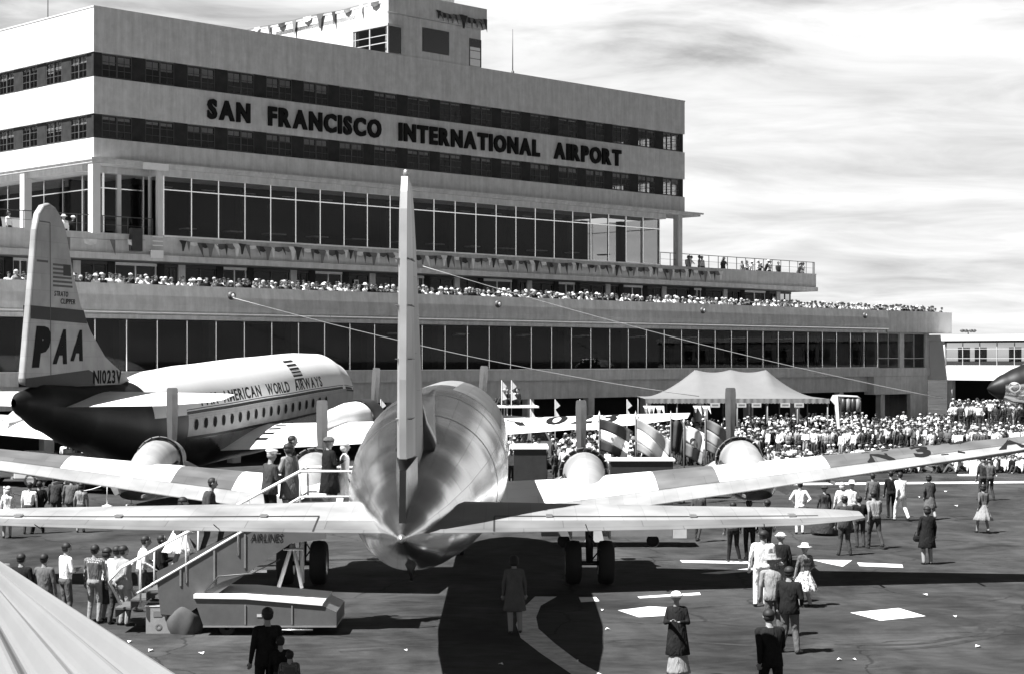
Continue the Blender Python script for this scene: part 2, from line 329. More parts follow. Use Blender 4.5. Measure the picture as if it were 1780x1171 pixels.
def window(x0, x1, z0, z1, side='f', blind_or_sky=0., wx=None):
    """steel window, side f = front (along x at y=.16), l = left side (along y at x=.16), r = right side"""
    X = (lambda u, w_, z: (u, w_, z)) if side == 'f' else ((lambda u, w_, z: (w_, u, z)) if side == 'l' else (lambda u, w_, z: (LX-w_, u, z)))
    def bx(mb, u0, u1, w0, w1, za, zb):
        p0, p1 = X(u0, w0, za), X(u1, w1, zb); mb.box(tuple(map(min, p0, p1)), tuple(map(max, p0, p1)))
    f = MB(); t_ = .05
    bx(f, x0, x1, .14, .20, z0, z0+t_); bx(f, x0, x1, .14, .20, z1-t_, z1); bx(f, x0, x0+t_, .14, .20, z0+t_, z1-t_); bx(f, x1-t_, x1, .14, .20, z0+t_, z1-t_)
    xm = (x0+x1)/2; bx(f, xm-.045, xm+.045, .135, .205, z0+t_, z1-t_)
    for zf in (.33, .66):
        zq = z0+(z1-z0)*zf; bx(f, x0+t_, xm-.045, .15, .19, zq-.015, zq+.015); bx(f, xm+.045, x1-t_, .15, .19, zq-.015, zq+.015)
    for uf in (.25, .75):
        u = x0+(x1-x0)*uf; bx(f, u-.012, u+.012, .152, .188, z0+t_, z1-t_)
    fo = f.build('window', M_dframe, bld)
    g = MB(); bx(g, x0+t_, xm-.045, .165, .171, z0+t_, z1-t_); g.build('pane', M_glass, fo)
    g = MB(); bx(g, xm+.045, x1-t_, .165, .171, z0+t_, z1-t_); g.build('pane', M_glass, fo)
    if blind_or_sky:
        for u0, u1 in ((x0+.1, xm-.08), (xm+.08, x1-.1)):
            g = MB(); bx(g, u0, u1, .23, .245, z1-(z1-z0)*blind_or_sky*random.uniform(.9, 1.1), z1-.08); g.build('blind_or_sky', M_blind, fo)
for r_, (z0, z1) in enumerate(((Z['b1b'], Z['b1t']), (Z['b2b'], Z['b2t']))):
    prev = 0.06
    for k in range(18):
        x0 = .6+2.9*k; x1 = x0+2.0
        bl = (.42 if k < 6 else (.2 if k % 3 else 0)) if r_ == 0 else (.2 if k < 2 or 6 < k < 12 else .3)
        if r_ == 0 and k > 7: bl = .12
        bb('pier', prev, x0-.003, .12, .34, z0, z1, M_span); window(x0, x1, z0+.05, z1-.03, 'f', bl); prev = x1+.003
        bb('sill', x0, x1, .10, .34, z0, z0+.045, M_span)
    bb('pier', prev, LX-.06, .12, .34, z0, z1, M_span)
    prev = .35
    for k in range(12):
        y0 = .95+2.72*k; y1 = y0+1.75
        bb('pier', .12, .34, prev, y0-.003, z0, z1, M_span); window(y0, y1, z0+.05, z1-.03, 'l', (.35, .5, .2)[k % 3]); prev = y1+.003
    bb('pier', .12, .34, prev, TY, z0, z1, M_span)
    prev = .35
    for k in range(6):
        y0 = .6+2.72*k; y1 = y0+2.2
        bb('pier', LX-.34, LX-.12, prev, y0-.003, z0, z1, M_span); window(y0, y1, z0+.05, z1-.03, 'r'); prev = y1+.003
    bb('pier', LX-.34, LX-.12, prev, TY, z0, z1, M_span)
# lettering, every letter a piece
sg = empty('sign_lettering', (0, 0, 0), 0, parent=bld); sg['label'] = 'SAN FRANCISCO INTERNATIONAL AIRPORT in dark raised capitals'
for s, x0, x1 in (('SAN', 7.7, 10.8), ('FRANCISCO', 12.2, 21.3), ('INTERNATIONAL', 22.85, 36.1), ('AIRPORT', 37.6, 44.8)):
    for ch, mb in text_verts(s, 1.12, x1-x0, lambda u, v, w_: (x0+u, -w_-.02, 20.28+v), .16, bold=.045): mb.build('letter', M_letter, sg)
# canopy under the tower
mb = MB(); mb.box((-.28, -.28, 16.98), (LX+1.6, .0, 17.28)).box((-.28, 0, 16.98), (0, TY, 17.28)).box((0, 0, 16.98), (LX+1.6, 2.6, 17.279)); mb.build('canopy', M_wall, bld)
bb('canopy_edge', -.36, LX+1.9, -.36, -.281, 17.14, 17.27, M_wall); bb('canopy_edge', -.36, -.281, -.281, TY, 17.14, 17.27, M_wall)
bb('soffit', 4.4, 50, -.10, 2.6, 16.58, 16.975, M_wall)
bb('soffit', .0, 4.39, 1.2, TY, 16.62, 16.975, M_wall)
# glazed lounge behind thin white mullions
GX0, GX1 = 4.63, 49.3
cw = empty('glass_wall', (0, 0, 0), 0, parent=bld)
def glazing(root, x0, n, pitch, y, z0, z1, zt=None, fr=M_mull, mw=.07, d=.12):
    me_m = MB().box((-mw/2, -d/2, z0), (mw/2, d/2, z1)).mesh('mullion')
    zs = [z0, zt, z1] if zt else [z0, z1]
    panes = [MB().box((mw/2, -.006, zs[i]+.03), (pitch-mw/2, .006, zs[i+1]-.03)).mesh('pane') for i in range(len(zs)-1)]
    tr = MB().box((mw/2, -d*.4, zt-.03), (pitch-mw/2, d*.4, zt+.03)).mesh('transom') if zt else None
    for k in range(n+1):
        link('mullion', me_m, fr, root, (x0+k*pitch, y, 0))
        if k < n:
            for q in panes: link('pane', q, M_glass, root, (x0+k*pitch, y, 0))
            if tr: link('transom', tr, fr, root, (x0+k*pitch, y, 0))
glazing(cw, GX0, 23, (GX1-GX0)/23, .0, 13.12, 16.56, 15.78)
bb('sill', GX0-.05, GX1+.05, -.14, .1, 13.02, 13.115, M_frame); bb('head', GX0-.05, GX1+.05, -.09, .1, 16.562, 16.6, M_frame)
bb('end_post', GX0-.42, GX0-.06, -.09, .14, 13.02, 16.9, M_light)
bb('end_post', GX0-.3, GX0-.12, 1.0, 1.12, 13.02, 16.6, M_light)
bb('pane', GX0-.2, GX0-.19, .15, 1.0, 13.05, 16.55, M_glass)
bb('white_box_end', 3.0, 4.6, -.62, -.37, 16.83, 17.2, M_white)
cw2 = empty('glass_wall', (0, 0, 0), 0, parent=bld); glazing(cw2, .9, 2, 1.62, 1.35, 13.05, 16.6, 15.75)
bb('door_post', 2.38, 2.62, 1.28, 1.5, 13, 16.6, M_light)
# glazing along the left side
cw3 = empty('glass_wall', (1.35, 1.2, 0), R(90), parent=bld); glazing(cw3, 0, 9, 2.15, 0, 13.05, 16.6, 15.75)
for y in (-.25, 7.3, 15.3, 23.3): bb('column', -.22, .28, y, y+.5, 13.0, 16.97, M_light)
bb('column', 51.45, 51.95, -.1, .4, 13.0, 16.97, M_wall)
cw4 = empty('glass_wall', (GX1, .1, 0), R(90), parent=bld); glazing(cw4, 0, 6, 1.7, 0, 13.1, 16.56, 15.78)
# lounge interior
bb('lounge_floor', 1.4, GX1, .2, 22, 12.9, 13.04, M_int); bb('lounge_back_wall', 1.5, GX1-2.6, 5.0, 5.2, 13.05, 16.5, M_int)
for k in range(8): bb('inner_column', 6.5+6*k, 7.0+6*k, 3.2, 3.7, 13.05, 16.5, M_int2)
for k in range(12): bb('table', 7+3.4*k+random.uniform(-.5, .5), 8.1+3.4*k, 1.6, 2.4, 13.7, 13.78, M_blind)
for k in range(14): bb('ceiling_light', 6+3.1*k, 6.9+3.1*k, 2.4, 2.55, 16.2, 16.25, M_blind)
# terrace level (third storey roof) with its fascia
TX0, TX1 = -30, 69.7
bb('terrace_fascia', TX0, TX1, -.02, .3, 11.95, 13.0, M_wall); bb('terrace_fascia', TX0, TX1, -.22, .3, 11.58, 11.93, M_wall)
bb('terrace_slab', TX0, TX1-.3, .31, 40, 11.6, 12.2, M_roof); bb('terrace_fascia', TX1-.3, TX1, .3, 40, 11.58, 13.0, M_wall)
bb('terrace_coping', TX0, TX1+.03, -.05, .33, 13.003, 13.06, M_wall)
# third storey wall behind the deck crowd
x = -30.
kinds = 0
while x < TX1-.4:
    wd = [2.3, 3.4, 1.5, 2.8][kinds % 4]; x2 = min(x+wd, TX1-.4)
    bb('pier', x, x+.5, 2.2, 2.6, 8.9, 11.57, M_wall if kinds % 3 == 0 else M_span)
    f = MB(); z0, z1 = 9.5, 11.4
    for a_, b_ in ((x+.5, x+.58), ((x+.5+x2)/2-.04, (x+.5+x2)/2+.04), (x2-.08, x2)): f.box((a_, 2.3, z0), (b_, 2.4, z1))
    f.box((x+.58, 2.31, 10.6), (x2-.08, 2.39, 10.66)); f.box((x+.5, 2.25, z1+.002), (x2, 2.5, 11.57)); f.box((x+.5, 2.25, 8.9), (x2, 2.5, z0-.002))
    fo = f.build('window', [M_rail, M_frame, M_rail][kinds % 3], bld); MB().box((x+.58, 2.345, z0), (x2-.08, 2.355, z1)).build('pane', M_glass, fo)
    if kinds % 4 == 1: MB().box((x+.7, 2.6, 9.6), (x2-.2, 2.62, 11.3)).build('curtain', M_int2, fo)
    if kinds % 9 == 2:
        fr = MB().box((x+1.0, 2.24, 10.75), (x+1.35, 2.27, 11.1)).build('wall_lamp', M_frame, bld); MB().box((x+1.07, 2.22, 10.82), (x+1.28, 2.238, 11.03)).build('lamp_face', M_rail, fr)
    x = x2; kinds += 1
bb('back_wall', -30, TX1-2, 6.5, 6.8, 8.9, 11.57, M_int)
bb('end_wall', TX1-.4, TX1-.1, 3.8, 38, 8.9, 11.57, M_span)
# observation deck: parapet with rolled lower edge, bright trim
DX1 = 70.6
prof = [(-6.5, 9.9), (-6.2, 9.9), (-6.2, 8.35), (-6.1, 8.35), (-6.05, 8.3), (-6.35, 8.3), (-6.62, 8.5), (-6.66, 8.8), (-6.6, 9.3)]
MB().prism(prof, 'x', -30, DX1-.002).build('parapet', M_wall, bld)
mbt = MB(); x = -30.
while x < DX1-1: l_ = random.uniform(5.6, 6.2); mbt.box((x, -6.62, 8.36), (min(x+l_, DX1)-.03, -6.56, 8.42)); x += l_
mbt.build('bright_trim', M_chrome, bld)
bb('deck_edge', -30, DX1, -6.3, -5.3, 8.05, 8.28, M_wall)
bb('deck_slab', -30, 80.7, -6.19, 40, 8.3, 8.6, M_roof)
bb('parapet', DX1, 78.5, -6.45, -6.15, 8.12, 9.9, M_wall); bb('parapet', 78.502, 81, -6.2, -5.9, 8.12, 9.9, M_light); bb('parapet', 80.7, 81, -5.898, 38, 8.12, 9.9, M_wall)
bb('deck_slab', 78.5, 80.69, -5.9, 30, 8.12, 8.29, M_wall)
# round lamps on the parapet
for k_, px in enumerate((403, 866, 1222, 1504)):
    t_ = (px-HX)/F; s = (t_*(100-.707*6.65)-(-23.64+.707*6.65))/(.707*(1-t_))
    lp = MB().lathe((s, -6.66, 9.42), [(-.10, .0), (-.12, .10), (-.10, .19), (0, .24), (.08, .25)], 18, axis='y').build('porthole_lamp', M_rail, bld)
    MB().lathe((s, -6.79, 9.42), [(-.03, 0), (0, .10), (.02, .12)], 14, axis='y').build('lamp_lens', M_frame, lp)
# second storey window wall
WX = -1.42; p2 = (70.5+1.42)/37
cw5 = empty('glass_wall', (0, 0, 0), 0, parent=bld); glazing(cw5, WX-7*p2, 44, p2, -5.5, 5.27, 8.04, None, mw=.055)
bb('sill', -30, 70.5, -5.62, -5.38, 5.2, 5.26, M_frame)
bb('apron_wall', -30, 78.5, -5.6, -5.2, 4.5, 5.19, M_wall)
bb('floor_slab', -30, 78.4, -5.19, 20, 4.6, 5.1, M_int); bb('back_wall', -30, 78, 6, 6.3, 5.1, 8.28, M_int)
for k in range(14): bb('inner_column', -6+6*k, -5.4+6*k, -2.6, -2.0, 5.1, 8.05, M_int2)
for k in range(26):
    lb = bb('ceiling_light', 20+2*k, 21+2*k, (-2.4, 0, 2.2)[k % 3], (-2.2, .2, 2.4)[k % 3], 7.55, 7.6, M_frame)
# pavilion at the right end
bb('wall', 70.53, 70.75, -5.5, -5.2, 5.2, 8.12, M_wall); bb('wall', 73.9, 74.6, -5.5, -5.2, 5.2, 8.12, M_wall); bb('wall', 77.9, 78.5, -5.5, -5.2, 5.2, 8.12, M_wall)
for x0, x1 in ((70.75, 73.9), (74.6, 77.9)):
    f = MB(); xm = (x0+x1)/2
    for a_, b_ in ((x0, x0+.08), (xm-.04, xm+.04), (x1-.08, x1)): f.box((a_, -5.42, 5.25), (b_, -5.3, 8.0))
    f.box((x0+.08, -5.41, 5.95), (xm-.04, -5.31, 6.02)); f.box((xm+.04, -5.41, 5.95), (x1-.08, -5.31, 6.02)); f.box((x0, -5.45, 8.0), (x1, -5.25, 8.12))
    fo = f.build('window', M_lgrey, bld)
    for a_, b_ in ((x0+.08, xm-.04), (xm+.04, x1-.08)): MB().box((a_, -5.37, 5.25), (b_, -5.36, 8.0)).build('pane', M_glass, fo)
bb('end_wall', 78.2, 78.5, -5.19, 20, 0, 8.11, M_wall)
# ground storey
bb('wall', -30, 70, -4.9, -4.6, 3.25, 4.49, M_wall); bb('wall', 70, 78.2, -5.55, -4.6, 3.0, 4.49, M_wall); bb('wall', 75.5, 78.2, -5.55, -5.2, 0, 2.99, M_wall)
bb('back_wall', -30, 78, -1.0, -.8, 0, 4.5, M_int)
for k in range(18): bb('column', -30+6*k, -29.4+6*k, -4.9, -4.4, 0, 3.24, M_wall)
# rooftop control tower base
bb('wall', 22, 30.4, .0, .3, 25.89, 28.5, M_wall)
bb('wall', 22, 22.3, 3.3, 30, 25.89, 29.3, M_light); bb('wall', 22.001, 22.3, .301, 3.29, 27.7, 29.3, M_light)
bb('wall', 22.31, 30, 29.7, 30, 25.3, 29.2, M_wall); bb('wall', 30.1, 30.4, 2.2, 30, 25.4, 28.5, M_wall); bb('roof', 22.3, 30.1, .3, 29.9, 28.3, 28.49, M_roof)
bb('walkway_parapet', 21.75, 30.7, -.3, 0, 28.52, 29.9, M_wall); bb('walkway_parapet', 30.4, 30.7, .003, 12, 28.52, 29.9, M_wall); bb('walkway_slab', 22, 30.4, 0.003, 12, 28.52, 28.8, M_wall)
bb('cab_wall', 24.5, 29.4, 1.6, 5, 28.81, 31.5, M_wall)
bb('penthouse', 12.6, 15.6, 14, 22, 25.4, 28.0, M_wall)
fo = MB().box((24.98, -.02, 26.35), (27.42, .001, 27.95)).build('window', M_rail, bld); MB().box((25.05, -.03, 26.42), (27.35, -.021, 27.88)).build('pane', mat('dark_glass', .01, .12, var=.2), fo)
f = MB()
for a_, b_ in (((21.72, -.28, 25.9), (21.82, -.18, 27.6)), ((22.9, -.28, 25.9), (23.0, -.2, 27.6)), ((21.72, 1.5, 25.9), (21.8, 1.6, 27.6)), ((21.72, 3.2, 25.9), (21.82, 3.29, 27.6)), ((21.7, -.3, 27.601), (23.05, .3, 27.75)), ((21.7, .301, 27.601), (22.0, 3.3, 27.75)), ((21.74, -.17, 26.5), (21.79, 3.2, 26.56)), ((21.74, -.17, 27.0), (21.79, 3.2, 27.05))): f.box(a_, b_)
fo = f.build('corner_window', M_lgrey, bld); MB().box((21.755, -.17, 25.9), (21.765, 3.19, 27.6)).build('pane', M_glass, fo); MB().box((21.83, -.245, 25.9), (22.89, -.235, 27.6)).build('pane', mat('dark_glass', .01), fo)
f = MB()
for a_, b_ in (((29.3, -.03, 25.9), (29.36, .0, 27.7)), ((30.34, -.03, 25.9), (30.43, .06, 27.7)), ((29.3, -.03, 27.7), (30.43, .0, 27.78)), ((29.36, -.02, 26.4), (30.34, -.001, 26.44)), ((29.36, -.02, 26.95), (30.34, -.001, 26.99))): f.box(a_, b_)
fo = f.build('window', M_rail, bld)
MB().box((29.37, -.012, 25.95), (30.33, -.004, 27.2)).build('blind_or_sky', M_white, fo); MB().box((29.37, -.012, 27.22), (30.33, -.004, 27.69)).build('pane', mat('dark_glass', .01), fo)  # white panel stands in for bright sky seen through the lower panes
# antennas
mb = MB().tube([(34.1, .6, 25.9), (34.1, .6, 29.1)], [.04, .02], 6).lathe((34.1, .6, 25.88), [(0, .12), (.25, .1), (.3, .05)], 8); tag(mb.build('roof_mast', M_rail, None, P0, BR), 'thin bare mast standing on the roof edge right of the control tower', 'mast')
mb = MB().tube([(.6, 6, 25.9), (.6, 6, 28.1)], .03, 6).lathe((.6, 6, 25.88), [(0, .1), (.2, .05)], 8); tag(mb.build('roof_mast', M_rail, None, P0, BR), 'short thin mast on the roof above the sunlit left corner', 'mast')
# railings
def railing(x0, x1, y, z0, h, lbl, pitch=1.5, seg=None, m=M_rail):
    rt = empty('railing', (0, 0, 0), 0, parent=bld); rt['label'] = lbl
    n = max(1, round((x1-x0)/pitch)); pm = MB().box((-.02, -.02, 0), (.02, .02, h)).mesh('post')
    for k in range(n+1): link('post', pm, m, rt, (x0+(x1-x0)*k/n, y, z0))
    MB().box((x0, y-.025, z0+h), (x1, y+.025, z0+h+.05)).build('handrail', m, rt); MB().box((x0, y-.01, z0+h*.5), (x1, y+.01, z0+h*.5+.02)).build('rail', m, rt)
railing(-16, 4.0, .15, 13.06, .95, 'dark railing at the left end of the upper terrace', 1.6)
railing(49.6, TX1, .15, 13.06, .95, 'dark railing at the right end of the upper terrace', 1.15)
railing(TX1-.15, TX1-.1, .2, 13.06, .95, 'corner post', 1)
# elevated concourse on the right, sunlit side towards the camera
pr = empty('elevated_concourse', P0+Matrix.Rotation(BR, 3, 'Z')@Vector((78.55, -5.9, 0)), BR-R(90), 'white elevated concourse with steel windows running out from the terminal end', 'building')
PL = 30
bcc = lambda nm, x0, x1, y0, y1, z0, z1, m: B(nm, (x0, y0, z0), (x1, y1, z1), m, pr)
bcc('wall', -6, PL, 0, .3, 4.15, 5.35, M_light); bcc('wall', -6, 1.1, 0, .3, 5.352, 7.45, M_light); bcc('roof_edge', -6, PL, -.2, 4.2, 7.46, 7.95, M_light)
bcc('floor', -6, PL, .3, 4.0, 4.2, 4.4, M_int); bcc('roof_edge', 1.1, PL, -.05, .25, 7.28, 7.455, M_rail); bcc('wall', -6, PL, 3.8, 4.0, 4.4, 5.35, M_light)
n = 18; pt = (PL-1.1)/n
for k in range(n):
    x0 = 1.1+k*pt; f = MB()
    for a_, b_ in (((x0, .1, 5.36), (x0+.06, .18, 7.27)),): f.box(a_, b_)
    for zq in (5.36, 5.95, 6.75): f.box((x0+.06, .11, zq), (x0+pt, .17, zq+.05))
    fo = f.build('window', M_lgrey, pr); MB().box((x0+.06, .135, 5.41), (x0+pt, .142, 7.27)).build('pane', M_glass, fo)
    if k % 3 != 2:
        MB().box((x0+.3, 1.6, 5.7), (x0+pt-.2, 1.7, 6.9)).build('blind_or_sky', M_lgrey, fo)
for k in range(6): bcc('column', 1+5.4*k, 1.5+5.4*k, .5, 1.0, 0, 4.15, M_wall)
bcc('back_wall', -2, PL, 5.5, 5.7, 0, 4.1, M_int)
bk = MB(); q0 = at(1683, 575, 150)
for dx in (-.5, -.2, .25, .5): bk.lathe((q0.x+dx, q0.y, q0.z), [(-.14, .02), (-.1, .15), (.1, .15), (.14, .02)], 10)
bk.tube([q0-Vector((.7, 0, 0)), q0+Vector((.7, 0, 0))], .05).tube([(q0.x, q0.y, 7.9), q0], .05)
tag(bk.build('loudspeaker_cluster', M_rail), 'row of small dark loudspeakers on a post above the white concourse roof', 'loudspeaker')

# ------------------------------------------------------------------ lofted aeroplane skins
def interp(tab, y):
    if y <= tab[0][0]: return tab[0][1:]
    for a_, b_ in zip(tab, tab[1:]):
        if y <= b_[0]:
            q = (y-a_[0])/(b_[0]-a_[0]); q = q*q*(3-2*q)*.35+q*.65
            return tuple(u+(v-u)*q for u, v in zip(a_[1:], b_[1:]))
    return tab[-1][1:]
def loft(name, tab, mats, parent, n=48, step=.35, mfun=None, y0=None, y1=None, expo=2.0):
    ys = list(np.arange(tab[0][0], tab[-1][0], step))+[tab[-1][0]]
    vs = []; fs = []; mi = []; uv = []
    for y in ys:
        zc, rx, rz = interp(tab, y)
        for j in range(n+1):
            t_ = 2*math.pi*j/n; vs.append((rx*math.sin(t_), y, zc+rz*math.cos(t_)))
    W = n+1
    for i in range(len(ys)-1):
        for j in range(n):
            fs.append((i*W+j, i*W+j+1, (i+1)*W+j+1, (i+1)*W+j)); uv += [(ys[i], j/n*10), (ys[i], (j+1)/n*10), (ys[i+1], (j+1)/n*10), (ys[i+1], j/n*10)]
            if mfun:
                ym = (ys[i]+ys[i+1])/2; zc, rx, rz = interp(tab, ym); t_ = 2*math.pi*(j+.5)/n; mi.append(mfun(ym, t_, rz*math.cos(t_)))
            else: mi.append(0)
    me = bpy.data.meshes.new(name); me.from_pydata(vs, [], fs); ul = me.uv_layers.new(name='UVMap'); ul.data.foreach_set('uv', np.array(uv).ravel())
    me.polygons.foreach_set('material_index', mi); me.polygons.foreach_set('use_smooth', [True]*len(fs))
    return link(name, me, mats, parent)
def side_x(tab, y, z):
    zc, rx, rz = interp(tab, y); q = max(0, 1-((z-zc)/rz)**2); return rx*math.sqrt(q)
AF = [(0, 0), (.02, .28), (.08, .6), (.2, .9), (.35, 1.0), (.5, .93), (.65, .73), (.78, .5)]
AFt = [(.785, .49), (.9, .25), (1, .03)]
def wing(name, parent, secs, side, mats, mfun, te_name='flap', te_mat=None, vertical=False, low=.45):
    """secs: (d, yLE, yTE, zLE, zTE, thick).  returns top-height function"""
    def surf(d, c):     # c = chord fraction -> y, z top, z bottom
        for a_, b_ in zip(secs, secs[1:]):
            if d <= b_[0]+1e-6: q = (d-a_[0])/(b_[0]-a_[0]); S = [u+(v-u)*q for u, v in zip(a_, b_)]; break
        y = S[1]+(S[2]-S[1])*c; zb = S[3]+(S[4]-S[3])*c
        al = AF+AFt
        h = np.interp(c, [u for u, _ in al], [v for _, v in al])*S[5]
        return y, zb+h, zb-h*low
    def strip(nm, prof, m, mf, ds):
        vs = []; fs = []; mi = []; uv = []; n = len(prof)
        for d in ds:
            for c_ in prof:
                y, zt, _ = surf(d, c_); vs.append((d*side, y, zt))
            for c_ in reversed(prof):
                y, _, zb = surf(d, c_); vs.append((d*side, y, zb-.002))
        W = 2*n
        for i in range(len(ds)-1):
            for j in range(W):
                j2 = (j+1) % W; fs.append((i*W+j, i*W+j2, (i+1)*W+j2, (i+1)*W+j)); dm = (ds[i]+ds[i+1])/2; mi.append(mf(dm, prof[min(j, n-1)] if j < n else 1) if mf else 0)
                for q in ((i, j), (i, j2), (i+1, j2), (i+1, j)): v = vs[q[0]*W+q[1]]; uv.append((v[0], v[1]))
        fs.append(tuple(range(W))); fs.append(tuple(range((len(ds)-1)*W, len(ds)*W))); mi += [0, 0]; uv += [(0, 0)]*(2*W)
        if vertical: vs = [(v[2], v[1], v[0]) for v in vs]
        me = bpy.data.meshes.new(nm); me.from_pydata(vs, [], fs); ul = me.uv_layers.new(name='UVMap'); ul.data.foreach_set('uv', np.array(uv).ravel())
        me.polygons.foreach_set('material_index', mi); me.polygons.foreach_set('use_smooth', [True]*(len(fs)-2)+[False]*2)
        me.set_sharp_from_angle(angle=R(50))
        return link(nm, me, m, parent)
    ds = sorted(set([s[0] for s in secs]+list(np.linspace(secs[0][0], secs[-1][0], 40))))
    strip(name, [c_ for c_, _ in AF], mats, mfun, ds)
    strip(te_name, [c_ for c_, _ in AFt], te_mat or mats, None, ds)
    return surf
def propeller(parent, c, rad, bw_, n=3, ph=0., mb_=M_blade, hubm=M_alud, tip=1.0):
    h = MB().lathe(c, [(-.25, .02), (-.2, .14), (0, .2), (.25, .2)][::1], 14, axis='y').build('propeller_hub', hubm, parent)
    for k in range(n):
        a_ = ph+2*math.pi*k/n; u = Vector((math.sin(a_), 0, math.cos(a_))); s = Vector((u.z, 0, -u.x)); cc = Vector(c)
        vs = []
        for q, wq, tw in ((.06, .10, .9), (.25, .42, .75), (.6, .5, .5), (.9, .5, .35), (.985, .46, .3), (1.0, .36, .3)):
            for sx, th in ((-1, 0), (0, .05), (1, 0), (0, -.05)):
                o_ = s*(sx*wq*bw_*math.cos(tw*.6))+Vector((0, 1, 0))*(sx*wq*bw_*math.sin(tw*.6)+th*bw_*4*(1.1-q)*.5); vs.append(cc+u*(rad*q)+o_)
        fs = [(i*4+j, i*4+(j+1) % 4, (i+1)*4+(j+1) % 4, (i+1)*4+j) for i in range(5) for j in range(4)]+[(0, 1, 2, 3), (20, 21, 22, 23)]
        MB().add(vs, fs, 0).build('propeller_blade', mb_, parent)
def wheel(parent, c, r_, w_, name='wheel'):
    t_ = MB().lathe(c, [(-w_/2, r_*.55), (-w_/2, r_*.85), (-w_*.36, r_*.97), (0, r_), (w_*.36, r_*.97), (w_/2, r_*.85), (w_/2, r_*.55)], 24, axis='x').build(name, M_black, parent)
    MB().lathe(c, [(-w_*.42, 0), (-w_*.42, r_*.5), (-w_*.5, r_*.56), (w_*.5, r_*.56), (w_*.42, r_*.5), (w_*.42, 0)], 16, axis='x').build('rim', M_steel, t_)

# ------------------------------------------------------------------ four-engined airliner seen from behind
dc = empty('propeller_airliner', (-1.62, 26, 0), R(.3), 'bare metal four-engined propeller airliner seen from right behind its tail', 'airliner')
FT = [(-.15, 3.28, .05, .05), (0, 3.28, .14, .16), (.6, 3.30, .40, .42), (2, 3.32, .74, .76), (4, 3.38, 1.06, 1.04), (6.5, 3.47, 1.34, 1.31), (9, 3.52, 1.50, 1.50), (12, 3.57, 1.60, 1.67), (16, 3.6, 1.61, 1.68), (26, 3.6, 1.61, 1.68), (28.5, 3.5, 1.42, 1.48), (30.3, 3.3, 1.02, 1.1), (31.4, 3.15, .55, .6), (31.8, 3.1, .1, .1)]
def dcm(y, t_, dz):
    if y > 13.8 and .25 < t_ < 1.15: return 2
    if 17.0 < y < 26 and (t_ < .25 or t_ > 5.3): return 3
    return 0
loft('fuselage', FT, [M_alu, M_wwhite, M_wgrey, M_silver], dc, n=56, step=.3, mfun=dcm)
for y_ in (7.4, 11.0, 13.8, 17.0, 20.0):    # proud skin laps
    zc, rx, rz = interp(FT, y_); vs = []; n_ = 56
    for yy, ex in ((y_-.05, .004), (y_+.05, .004)):
        zc, rx, rz = interp(FT, yy)
        for j in range(n_): t_ = 2*math.pi*j/n_; vs.append(((rx+ex)*math.sin(t_), yy, zc+(rz+ex)*math.cos(t_)))
    MB().add(vs, [(j, (j+1) % n_, n_+(j+1) % n_, n_+j) for j in range(n_)], 0, True).build('skin_lap', M_alud, dc)
M_dglass = MATS['dark_glass']
def fit_disc(tab, sg_, y, z, ry, rz_, ex=.018):
    vs = [(sg_*(side_x(tab, y, z)+ex), y, z)]
    for r_ in (.5, 1.):
        for k in range(14): t_ = 2*math.pi*k/14; yy, z2 = y+ry*r_*math.cos(t_), z+rz_*r_*math.sin(t_); vs.append((sg_*(side_x(tab, yy, z2)+ex), yy, z2))
    return MB().add(vs, [(0, 1+k, 1+(k+1) % 14) for k in range(14)]+[(1+k, 1+(k+1) % 14, 15+(k+1) % 14, 15+k) for k in range(14)], 0, True)
for sgn in (-1, 1):
    wm = None
    for k in range(13):
        y = 11.6+1.05*k; z = 3.95; x = side_x(FT, y, z)
        if sgn < 0 and 11 < y < 12.2: continue
        fit_disc(FT, sgn, y, z, .17, .22).build('cabin_window', M_dglass, dc)
zc = 3.3
dr = MB()
vs = []
for z in (2.55, 3.2, 3.9, 4.4):
    for y in (9.9, 10.9): vs.append((-side_x(FT, y, z)-.012, y, z))
dr.add(vs, [(i*2, i*2+1, i*2+3, i*2+2) for i in range(3)]).build('cabin_door', M_dark, dc)
wsec = [(1.0, 23.6, 18.0, 2.15, 1.62, .55), (3.0, 23.5, 18.1, 2.22, 1.92, .52), (5.5, 23.0, 18.6, 2.48, 2.26, .47), (7.1, 22.7, 18.9, 2.62, 2.46, .48), (10.0, 22.2, 19.3, 2.93, 2.86, .43), (14.8, 21.3, 19.9, 3.50, 3.52, .32), (17.0, 20.9, 20.1, 3.86, 3.90, .14), (17.8, 20.7, 20.3, 3.98, 4.0, .05)]
def wmf(d, c_): return 1 if (5.5 < d < 7.1 or d > 10.0) else 0
WS = None
for sgn in (-1, 1): WS = wing('wing', dc, wsec, sgn, [M_wwhite, M_wgrey], wmf, 'flap', M_silver)
